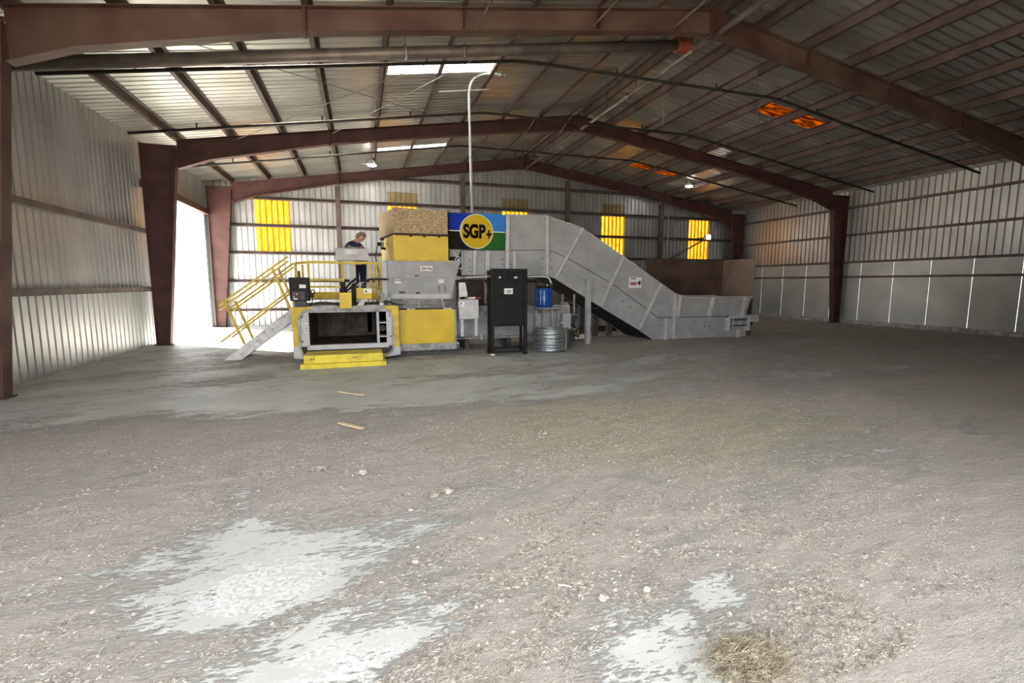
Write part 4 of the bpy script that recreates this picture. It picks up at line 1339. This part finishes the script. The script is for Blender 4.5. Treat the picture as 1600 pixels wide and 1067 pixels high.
# moving floor: slatted belt inside and the dark pan below
BELT = [(x, z + 0.10) for x, z in BOT]
for k in range(len(BOT) - 1):
    (xa, za), (xb, zb) = BOT[k], BOT[k + 1]
    MB().hexa([(xa, CY0 + 0.01, za + 0.01), (xb, CY0 + 0.01, zb + 0.01), (xb, CY1 - 0.02, zb + 0.01), (xa, CY1 - 0.02, za + 0.01), (xa, CY0 + 0.01, za + 0.06), (xb, CY0 + 0.01, zb + 0.06), (xb, CY1 - 0.02, zb + 0.06), (xa, CY1 - 0.02, za + 0.06)]).build('belt_pan', M['black_paint'], CV)
for k, t in ((5, 0.1), (5, 0.4), (5, 0.7), (6, 0.1), (6, 0.5), (8, 0.2), (8, 0.6), (9, 0.2), (9, 0.6)):
    x, z = interp(BOT, k, t)
    box(x - 0.03, x + 0.03, CY0 + 0.02, CY1 - 0.02, z + 0.08, z + 0.13).build('belt_slat', M['dark_gray'], CV)
# head shaft bearing, drive housing
hd = box(2.09, 2.40, 11.70, 11.84, 2.04, 2.47).build('bearing_housing', M['black_paint'], CV)
MB().prism_y([(2.10, 2.30), (2.30, 2.30), (2.40, 2.47), (2.10, 2.47)], 11.66, 11.70).build('housing_cover', M['gray_worn'], hd)
MB().disc_y(2.31, 2.22, 0.085, 11.63, 11.70, 20).build('bearing', M['light_gray'], hd)
MB().disc_y(2.31, 2.22, 0.060, 11.62, 11.63, 20).build('bearing_seal', M['black_paint'], hd)
MB().disc_y(2.31, 2.22, 0.032, 11.60, 11.62, 16).build('shaft', M['white_worn'], hd)
box(2.36, 2.44, 11.78, 11.84, 2.0, 2.44).build('bearing_strap', M['white_worn'], CV)
# tail take-up frame and drive arm
tk = MB()
tk.box(10.62, 10.70, 11.70, 11.84, 0.20, 0.66).box(11.36, 11.44, 11.70, 11.84, 0.20, 0.66).box(10.62, 11.44, 11.72, 11.84, 0.61, 0.66)
to = tk.build('takeup_frame', M['light_gray'], CV, bevel=0.006)
for z in (0.36, 0.54):
    MB().tube([(10.70, 11.74, z), (11.36, 11.74, z)], 0.018, 8).build('takeup_rod', M['dark_gray'], to)
box(10.86, 11.34, 11.73, 11.84, 0.38, 0.52).build('takeup_block', M['gray_worn'], to)
MB().bar((10.80, 11.72, 0.30), (10.80, 11.72, 0.60), 0.03).build('takeup_bar', M['light_gray'], to)
MB().prism_y([(11.33, 0.46), (11.73, 0.46), (11.79, 0.50), (11.79, 0.68), (11.33, 0.68)], 11.72, 11.80).build('drive_arm', M['gray_paint'], CV)
MB().tube([(11.44, 11.76, 0.42), (11.56, 11.76, 0.42)], 0.05, 12).build('tail_shaft', M['black_paint'], CV)
MB().tube(smooth_path([(11.42, 11.8, 0.70), (11.47, 11.8, 0.88), (11.52, 11.8, 0.98)], 0.08), 0.022, 8).build('hose', M['black_rubber'], CV)
box(11.04, 11.12, 11.74, 11.84, 0.0, 0.24).build('tail_foot', M['light_gray'], CV)
# warning label
wl_ = box(7.22, 7.63, CY0 - 0.006, CY0, 1.52, 1.82).build('warning_sign', M['label_white'], CV)
for a in ((7.27, 7.44, 1.77, 1.795), (7.26, 7.46, 1.675, 1.69)):
    box(a[0], a[1], CY0 - 0.009, CY0 - 0.006, a[2], a[3]).build('warning_line', M['label_ink'], wl_)
box(7.27, 7.47, CY0 - 0.009, CY0 - 0.006, 1.60, 1.665).build('warning_band', M['label_red'], wl_)
for k in range(5):
    an = math.radians(-60 + 30 * k)
    c = Vector((7.53, CY0 - 0.008, 1.66))
    MB().bar(c, c + Vector((0.09 * math.cos(an), 0, 0.09 * math.sin(an))), 0.003, 0.022).build('warning_mark', M['label_ink'], wl_)
MB().disc_y(7.53, 1.66, 0.035, CY0 - 0.009, CY0 - 0.006, 10).build('warning_mark', M['label_ink'], wl_)
# support legs
box(5.83, 5.96, 11.66, 11.78, 0, 1.78).build('leg', M['gray_paint'], CV, bevel=0.006)
box(5.80, 5.99, 11.62, 11.82, 0, 0.015).build('foot_plate', M['gray_paint'], CV)
for x0_, x1_, zt in ((6.40, 6.58, 1.0), (6.87, 7.03, 0.72), (7.37, 7.53, 0.43)):
    box(x0_, x1_, 13.26, 13.40, 0, zt).build('leg', M['dark_gray'], CV)
MB().tube(smooth_path([(6.30, 11.80, 1.02), (6.2, 11.80, 0.95), (5.95, 11.75, 0.98)], 0.08), 0.012, 6).build('cable', M['dark_pipe'], CV)

# rust brown guard boards around the floor hopper
GB = thing('hopper_guard', 'rusty brown sheet boards standing behind and beside the floor hopper', 'guard', (10.5, 13.45, 0))
box(8.83, 11.86, 13.46, 13.49, 0.0, 2.43).build('back_board', M['rust_panel'], GB)
MB().hexa([(11.63, 11.86, 1.20), (11.66, 11.86, 1.20), (11.89, 13.46, 1.20), (11.86, 13.46, 1.20), (11.63, 11.86, 2.41), (11.66, 11.86, 2.41), (11.89, 13.46, 2.43), (11.86, 13.46, 2.43)]).build('end_board', M['tan_rust'], GB)
for x in (8.9, 10.4, 11.8):
    box(x - 0.04, x + 0.04, 13.49, 13.57, 0, 2.40).build('board_post', M['rust_panel'], GB)
box(11.66, 11.72, 11.95, 12.01, 0, 2.35).build('board_post', M['rust_panel'], GB)

# ------------------------------------------------------------------ company sign on the conveyor head
SG = thing('company_sign', 'four-colour sign with a lettered gold disc on the conveyor head', 'sign', (2.82, 11.76, 2.48))
SY0, SY1 = 11.748, 11.768
zc = 2.935
for nm, a, mt_ in (('blue_quarter', (2.10, 2.80, zc + 0.012, 3.365), 'sign_blue'), ('sky_quarter', (2.80, 3.545, zc + 0.012, 3.37), 'sign_sky'), ('black_quarter', (2.10, 2.80, 2.485, zc - 0.012), 'sign_black'), ('green_quarter', (2.80, 3.545, 2.49, zc - 0.012), 'sign_green'), ('divider_line', (2.10, 3.545, zc - 0.012, zc + 0.012), 'sign_white')):
    box(a[0], a[1], SY0, SY1, a[2], a[3]).build(nm, M[mt_], SG)
box(2.10, 3.545, SY1, CY0 - 0.012, 2.52, 3.33).build('backing', M['dark_gray'], SG)
MB().disc_y(2.80, 2.93, 0.425, SY0 - 0.006, SY0, 48).build('disc_rim', M['sign_white'], SG)
MB().disc_y(2.80, 2.93, 0.408, SY0 - 0.010, SY0 - 0.006, 48).build('gold_disc', M['sign_gold'], SG)
text_mesh('lettering', 'SGP', M['sign_black'], SG, 2.745, SY0 - 0.010, 2.935, 0.355, 0.575, 0.004, 0.05)
text_mesh('plus_sign', '+', M['sign_black'], SG, 3.115, SY0 - 0.010, 2.87, 0.21, 0.135, 0.004, 0.045)

# ------------------------------------------------------------------ wire stand, coil, drum
W = thing('wire_stand', 'tall black steel wire stand with a white notice, in front of the baler', 'stand', (3.23, 10.6, 0))
BKM = M['black_paint']
wy0, wy1 = 10.40, 10.86
for x in (2.80, 3.60):
    box(x, x + 0.075, wy0, wy0 + 0.07, 0.04, 1.98).build('post', BKM, W, bevel=0.006)
    box(x + 0.03, x + 0.09, wy1 - 0.06, wy1, 0.04, 1.95).build('post', BKM, W, bevel=0.006)
    box(x + 0.01, x + 0.065, wy0 + 0.07, wy1 - 0.05, 0.06, 0.12).build('foot_bar', BKM, W)
    box(x + 0.01, x + 0.065, wy0 + 0.07, wy1 - 0.05, 1.88, 1.94).build('top_bar', BKM, W)
box(2.875, 3.60, wy0, wy0 + 0.06, 1.91, 1.98).build('crossbar', BKM, W, bevel=0.006)
for z in (1.665, 1.30, 0.93):
    box(2.875, 3.60, wy0 + 0.005, wy0 + 0.06, z - 0.02, z + 0.03).build('crossbar', BKM, W)
box(2.89, 3.66, wy1 - 0.06, wy1 - 0.01, 0.08, 0.14).build('crossbar', BKM, W)
box(2.875, 3.60, wy0 + 0.01, wy0 + 0.05, 0.05, 0.10).build('crossbar', BKM, W)
for z0, z1 in ((1.69, 1.91), (1.33, 1.65), (0.96, 1.28), (0.665, 0.92)):
    box(2.875, 3.60, wy0 + 0.045, wy0 + 0.06, z0, z1).build('panel', BKM, W)
box(3.215, 3.255, wy0 + 0.01, wy0 + 0.05, 1.69, 1.91).build('divider', BKM, W)
for x in (3.00, 3.365):
    box(x, x + (0.045 if x < 3.1 else 0.075), wy0 + 0.038, wy0 + 0.045, 1.765, 1.805).build('tag_plate', M['label_white'], W)
nb = box(3.125, 3.33, wy0 + 0.037, wy0 + 0.045, 1.405, 1.535).build('notice', M['label_white'], W)
for a in ((3.145, 3.17, 1.468, 1.485), (3.195, 3.30, 1.468, 1.488), (3.175, 3.285, 1.435, 1.45)):
    box(a[0], a[1], wy0 + 0.034, wy0 + 0.037, a[2], a[3]).build('notice_line', M['dark_gray'], nb)
MB().prism_x([(wy0, 0.0), (wy0 + 0.08, 0.0), (wy0 + 0.08, 0.04), (wy0, 0.04)], 2.79, 2.885).build('foot_pad', M['white_worn'], W)
box(3.59, 3.685, wy0, wy0 + 0.08, 0, 0.04).build('foot_pad', BKM, W)
for x in (2.85, 3.65):
    box(x - 0.03, x + 0.05, wy1 - 0.07, wy1 + 0.01, 0, 0.04).build('foot_pad', BKM, W)

WC = thing('wire_coil', 'shiny galvanised baling wire wound in a squat drum on the floor', 'wire coil', (4.42, 10.80, 0))
m = MB()
turns, seg = 17, 44
rr = random.Random(3)
path = []
amp = [rr.uniform(-1, 1) for _ in range(turns + 2)]
for k in range(turns * seg + 1):
    a = 2 * math.pi * k / seg
    t = k / seg
    i0 = int(t)
    w = BLEND(amp[i0], amp[i0 + 1], t - i0)
    r = 0.425 + 0.016 * w + 0.008 * math.sin(3.3 * a + t)
    path.append((4.42 + r * math.cos(a), 10.80 + r * math.sin(a), 0.02 + 0.53 * t / turns + 0.007 * math.sin(1.7 * a + 2 * w)))
m.tube(path, 0.0155, 8)
m.build('wire', M['galv_wire'], WC, smooth=True)
m = MB()
path = []
for k in range(12 * seg + 1):
    a = 2 * math.pi * k / seg
    t = k / seg
    path.append((4.42 + (0.25 + 0.014 * t) * math.cos(a), 10.80 + (0.25 + 0.014 * t) * math.sin(a), 0.50 + 0.01 * math.sin(2.3 * a)))
m.tube(path, 0.012, 6)
m.build('wire', M['galv_wire'], WC, smooth=True)
MB().lathe((4.42, 10.80, 0.0), [(0.40, 0.005), (0.40, 0.49), (0.22, 0.49), (0.22, 0.30)], 32).build('core', M['dark_gray'], WC)
for a in (0.6, 2.2, 3.9, 5.3):
    c, s = math.cos(a), math.sin(a)
    MB().tube([(4.42 + 0.24 * c, 10.80 + 0.24 * s, 0.545), (4.42 + 0.45 * c, 10.80 + 0.45 * s, 0.56), (4.42 + 0.458 * c, 10.80 + 0.458 * s, 0.02)], 0.008, 6).build('tie_strap', M['rod_steel'], WC)

# drum shelf, drum, gooseneck pipe
DS = thing('drum_shelf', 'small steel shelf carrying the blue drum beside the ram body', 'shelf', (4.6, 11.3, 0))
box(4.20, 4.92, 11.05, 11.46, 1.015, 1.045).build('top', M['gray_worn'], DS)
for x in (4.24, 4.44, 4.68, 4.86):
    box(x - 0.022, x + 0.022, 11.32, 11.36, 0, 1.015).build('leg', M['gray_worn'], DS)
box(4.96, 5.18, 11.25, 11.42, 0.48, 0.88).build('side_box', M['gray_paint'], DS, bevel=0.008)
box(4.86, 5.0, 11.26, 11.40, 0.60, 0.66).build('box_arm', M['gray_worn'], DS)
box(4.98, 5.16, 11.26, 11.40, 0.0, 0.48).build('box_leg', M['dark_gray'], DS)
BD = thing('blue_drum', 'bright blue plastic drum with a black rim and red cap', 'drum', (4.42, 11.26, 1.045))
MB().lathe((4.42, 11.26, 1.045), [(0.19, 0), (0.215, 0.02), (0.215, 0.16), (0.222, 0.175), (0.215, 0.19), (0.215, 0.34), (0.222, 0.355), (0.215, 0.37), (0.215, 0.46), (0.19, 0.51), (0.10, 0.53)], 32).build('body', M['blue_plastic'], BD, smooth=True)
MB().lathe((4.42, 11.26, 1.045), [(0.205, 0.485), (0.21, 0.50), (0.18, 0.535), (0.08, 0.55)], 32).build('rim', M['black_paint'], BD, smooth=True)
MB().lathe((4.57, 11.20, 1.53), [(0.05, 0), (0.05, 0.05), (0.03, 0.06)], 14).build('cap', M['valve_red'], BD)
MB().lathe((4.48, 11.20, 1.56), [(0.025, 0), (0.025, 0.05), (0.012, 0.06)], 12).build('vent', M['white_worn'], BD)
for x in (-0.15, -0.07):
    MB().tube([(4.42 + x, 11.26 - math.sqrt(0.215 ** 2 - x * x) - 0.002, 1.12), (4.42 + x, 11.26 - math.sqrt(0.215 ** 2 - x * x) - 0.002, 1.48)], 0.006, 6).build('sight_strip', M['sign_white'], BD)
GP = thing('gooseneck_pipe', 'pale bent pipe curving down towards the blue drum', 'pipe', (4.5, 11.3, 1.58))
MB().tube(smooth_path([(2.45, 11.42, 1.80), (4.05, 11.34, 1.82), (4.56, 11.26, 1.82), (4.62, 11.24, 1.60)], 0.14, 8), 0.021, 10).build('pipe', M['conduit_white'], GP, smooth=True)
MB().tube([(4.61, 11.24, 1.65), (4.62, 11.24, 1.59)], 0.036, 10).build('nozzle', M['dark_gray'], GP)

# baling wires led from the stand to the baler
for k, (z, yy) in enumerate(((1.825, 10.62), (1.80, 10.66))):
    o = MB().tube([(2.82, wy0 + 0.05, z), (2.19, 10.62, z - 0.04), (0.50, 11.20, z - 0.07 - 0.01 * k)], 0.006, 5).build('baling_wire', M['rod_steel'])
    tag(o, ('upper', 'lower')[k] + ' thin wire stretched from the black stand to the baler', 'wire', 'baling wires')

# clutter behind the ram: rear pump frame, sack and boards glimpsed under the conveyor
RU = thing('pump_frame', 'dark hydraulic frame and hoses glimpsed under the conveyor belly', 'pump', (5.6, 12.6, 0))
box(5.30, 5.75, 12.2, 12.8, 0.05, 0.75).build('tank', M['dark_gray'], RU, bevel=0.01)
box(5.28, 5.80, 12.15, 12.85, 0.75, 0.79).build('tank_lid', M['gray_worn'], RU)
for x in (5.35, 5.70):
    box(x - 0.02, x + 0.02, 12.18, 12.22, 0.79, 1.35).build('post', M['gray_worn'], RU)
MB().lathe((5.52, 12.45, 0.79), [(0.12, 0), (0.12, 0.3), (0.09, 0.34)], 16).build('motor', M['gray_worn'], RU)
for j in range(4):
    MB().tube(smooth_path([(5.32 + 0.1 * j, 12.15, 0.5), (5.4 + 0.12 * j, 12.0, 0.35), (5.6 + 0.1 * j, 12.1, 0.25 + 0.1 * j), (5.9, 12.3, 0.12)], 0.12), 0.022, 8).build('hose', M[('dark_gray', 'brass', 'gray_worn', 'dark_pipe')[j]], RU)
o = MB()
vs, fs = [], []
for a in range(9):
    for b_ in range(7):
        vs.append((6.05 + 0.075 * a, 12.75 + 0.07 * b_, 0.015 + 0.11 * math.sin(math.pi * a / 8) * math.sin(math.pi * b_ / 6) * (0.7 + 0.5 * rr.random())))
for a in range(8):
    for b_ in range(6):
        fs.append((a * 7 + b_, a * 7 + b_ + 1, (a + 1) * 7 + b_ + 1, (a + 1) * 7 + b_))
fs.append(tuple([k * 7 for k in range(9)] + [8 * 7 + k for k in range(1, 7)] + [k * 7 + 6 for k in range(7, -1, -1)] + [k for k in range(5, 0, -1)]))
o.add(vs, fs)
tag(o.build('plastic_sack', M['label_white'], smooth=True), 'crumpled white sack on the floor under the conveyor', 'sack')
# rear floor lumber
for k, (x, yy, a, lb_) in enumerate(((7.6, 14.6, 0.1, 'dull brown timber beam lying behind the conveyor legs'), (8.4, 15.2, -0.05, 'dull brown timber beam lying nearer the gable wall'))):
    o = MB().bar((x - 0.9, yy, 0.07), (x + 0.9, yy + a, 0.07), 0.12, 0.14).build('timber', M['rust_panel'], bevel=0.006)
    tag(o, lb_, 'timber')

# ------------------------------------------------------------------ litter on the floor
LT = [((-0.37, 7.49), (-0.03, 7.17), 'pale wooden lath on the clean concrete before the step'), ((-0.30, 5.78), (-0.04, 5.47), 'pale wooden lath at the edge of the dust')]
for (xa, ya), (xb, yb), lb_ in LT:
    o = MB().bar((xa, ya, 0.022), (xb, yb, 0.022), 0.055, 0.018).build('wooden_lath', M['lath'], bevel=0.003)
    tag(o, lb_, 'lath')


def stone(x, y, r, lb_, mt_='stone', sq=0.6):
    n = 10
    vs, fs = [], []
    q = random.Random(int(x * 991 + y * 77))
    d0, _, _ = floor_masks(np.array([x]), np.array([y]))
    z0 = float(floor_height(np.array([x]), np.array([y]), d0)[0])
    for iv in range(7):
        for iu in range(n):
            a, b_ = 2 * math.pi * iu / n, math.pi * iv / 6
            rr_ = r * q.uniform(0.72, 1.2)
            vs.append((x + rr_ * math.sin(b_) * math.cos(a), y + rr_ * 0.75 * math.sin(b_) * math.sin(a), z0 + r * sq * 0.75 + rr_ * sq * math.cos(b_)))
    for iv in range(6):
        for iu in range(n):
            fs.append((iv * n + iu, iv * n + (iu + 1) % n, (iv + 1) * n + (iu + 1) % n, (iv + 1) * n + iu))
    o = MB().add(vs, fs).build('plant_clod' if mt_ != 'stone' else 'stone_chip', M[mt_])
    return tag(o, lb_, 'clod' if mt_ != 'stone' else 'stone')


stone(1.15, 2.05, 0.030, 'pale knobbly stone in the dust before the coil')
stone(1.41, 2.04, 0.024, 'white stone chip beside the knobbly stone')
stone(1.69, 1.75, 0.018, 'small pale chip near the straw heap')
stone(-0.04, 4.16, 0.040, 'flat pale chunk alone in the brown dust')
stone(0.25, 2.68, 0.020, 'tan chip on the swept streak near the white patch')
stone(-0.35, 2.30, 0.016, 'little dark pebble on the white floor patch', 'mulch')
stone(0.60, 3.57, 0.05, 'dark clod with a ragged edge in the middle of the floor', 'mulch', 0.45)
stone(0.48, 3.52, 0.04, 'dark clod next to the ragged one', 'mulch', 0.45)
stone(1.85, 4.68, 0.06, 'dark clod on the olive dust before the wire stand', 'mulch', 0.4)
stone(-0.41, 4.36, 0.07, 'long dark clod near the pale streak', 'mulch', 0.35)
stone(0.29, 3.36, 0.022, 'small dark clod below the ragged ones', 'mulch')

# loose chopped plant fibre: nobody could count it
rng = np.random.default_rng(5)


def scatter(name, n, xr, yr, ln, wd, material, label, need, power=1.0, centre=None):
    if centre is None:
        # more pieces close to the viewer, where they show
        u = rng.random(n * 3)
        y = yr[0] * (yr[1] / yr[0]) ** u
        x = rng.uniform(0, 1, n * 3)
        half = 0.40 * y + 0.55
        cx = y * 0.30 + 0.12
        x = cx + (x + rng.uniform(0, 1, n * 3) - 1) * half * 2.6
    else:
        x = rng.normal(centre[0], centre[2], n * 3)
        y = rng.normal(centre[1], centre[3], n * 3)
    d, p, ol = floor_masks(x, y)
    keep = rng.random(n * 3) < np.clip((d - need) * 1.6, 0, 1) ** power if centre is None else np.ones(n * 3, bool)
    c, s = math.cos(0.36), math.sin(0.36)
    cl = fbm((x * c + y * s) * 4, (-x * s + y * c) * 9, 77, 3)
    if centre is None:
        keep &= (x > -5) & (x < 15)
        keep &= rng.random(n * 3) < np.clip((cl - 0.38) * 4, 0.05, 1)
    x, y, d = x[keep][:n], y[keep][:n], d[keep][:n]
    k = len(x)
    z = floor_height(x, y, d) + 0.0015
    if centre is not None:
        z = z + rng.uniform(0, 0.03, k)
    a = rng.normal(0.4, 0.9, k)
    L_ = rng.uniform(ln[0], ln[1], k)
    W_ = rng.uniform(wd[0], wd[1], k)
    ti = rng.normal(0, 0.22, k)
    dx, dy, dz = np.cos(a) * L_ / 2, np.sin(a) * L_ / 2, np.abs(np.sin(ti)) * L_ / 2
    px, py = -np.sin(a) * W_ / 2, np.cos(a) * W_ / 2
    A = np.stack([x - dx, y - dy, z], -1)
    Bq = np.stack([x + dx, y + dy, z + 2 * dz], -1)
    pv = np.stack([px, py, np.zeros(k)], -1)
    up = np.stack([np.zeros(k), np.zeros(k), W_ * 0.9], -1)
    V = np.stack([A - pv, A + pv, A + up, Bq - pv * 0.6, Bq + pv * 0.6, Bq + up * 0.6], 1).reshape(-1, 3)
    F3 = np.array([(0, 1, 2), (3, 5, 4)])
    F4 = np.array([(0, 3, 4, 1), (1, 4, 5, 2), (2, 5, 3, 0)])
    base = (np.arange(k) * 6)[:, None, None]
    tri = (base + F3[None]).reshape(-1, 3)
    quad = (base + F4[None]).reshape(-1, 4)
    me = bpy.data.meshes.new(name)
    me.from_pydata(V.tolist(), [], tri.tolist() + quad.tolist())
    me.materials.append(material)
    o = bpy.data.objects.new(name, me)
    COL.objects.link(o)
    tag(o, label, 'plant litter', kind='stuff')


scatter('mulch_litter', 70000, None, (1.3, 8.5), (0.004, 0.018), (0.0015, 0.005), M['mulch'], 'fine chopped brown plant fibre scattered over the floor', 0.30)
scatter('straw_litter', 7000, None, (1.3, 8.5), (0.006, 0.026), (0.001, 0.003), M['pale_straw'], 'pale straw bits lying in the brown floor dust', 0.30)
scatter('straw_heap_litter', 3200, None, None, (0.010, 0.04), (0.001, 0.003), M['straw'], 'small heap of tan straw in the near corner of the floor', 0, centre=(1.54, 1.46, 0.10, 0.075))


def lumps(name, n, label):
    u = rng.random(n * 6)
    y = 1.35 * (7.5 / 1.35) ** u
    x = y * 0.30 + 0.12 + (rng.random(n * 6) + rng.random(n * 6) - 1) * (0.40 * y + 0.55) * 2.4
    d, p, ol = floor_masks(x, y)
    c, s = math.cos(0.36), math.sin(0.36)
    cl = fbm((x * c + y * s) * 3, (-x * s + y * c) * 8, 91, 3)
    keep = (rng.random(n * 6) < np.clip((d - 0.3) * 2, 0, 1)) & (rng.random(n * 6) < np.clip((cl - 0.52) * 7, 0, 1))
    x, y, d = x[keep][:n], y[keep][:n], d[keep][:n]
    k = len(x)
    z = floor_height(x, y, d)
    r = 0.003 + 0.014 * rng.random(k) ** 3
    base = np.array([(1, 0, 0), (0.5, 0.87, 0), (-0.5, 0.87, 0), (-1, 0, 0), (-0.5, -0.87, 0), (0.5, -0.87, 0), (0, 0, 0.55)])
    V = base[None] * r[:, None, None] * rng.uniform(0.6, 1.4, (k, 7, 3))
    a = rng.uniform(0, 6.28, k)
    X = V[:, :, 0] * np.cos(a)[:, None] - V[:, :, 1] * np.sin(a)[:, None]
    Yv = V[:, :, 0] * np.sin(a)[:, None] + V[:, :, 1] * np.cos(a)[:, None]
    P = np.stack([X + x[:, None], Yv + y[:, None], V[:, :, 2] + z[:, None] - 0.0005], -1).reshape(-1, 3)
    F = np.array([(0, 1, 6), (1, 2, 6), (2, 3, 6), (3, 4, 6), (4, 5, 6), (5, 0, 6)])
    F = ((np.arange(k) * 7)[:, None, None] + F[None]).reshape(-1, 3)
    me = bpy.data.meshes.new(name)
    me.from_pydata(P.tolist(), [], F.tolist())
    me.materials.append(M['mulch'])
    o = bpy.data.objects.new(name, me)
    COL.objects.link(o)
    tag(o, label, 'plant litter', kind='stuff')


lumps('clod_litter', 7000, 'small crumbled clods of brown plant dust on the floor')

for (xa, ya), (xb, yb), lb_ in (((-0.41, 2.24), (-0.32, 2.29), 'thin dark twig lying on the white floor patch'), ((0.84, 2.03), (0.86, 1.97), 'short dark twig before the knobbly stone'), ((0.97, 2.22), (1.03, 2.18), 'pale splinter of straw in the middle of the dust')):
    o = MB().tube([(xa, ya, 0.012), ((xa + xb) / 2, (ya + yb) / 2 + 0.004, 0.016), (xb, yb, 0.013)], [0.004, 0.005, 0.003], 6).build('twig' if 'twig' in lb_ else 'straw_splinter', M['mulch'] if 'twig' in lb_ else M['pale_straw'])
    tag(o, lb_, 'twig')
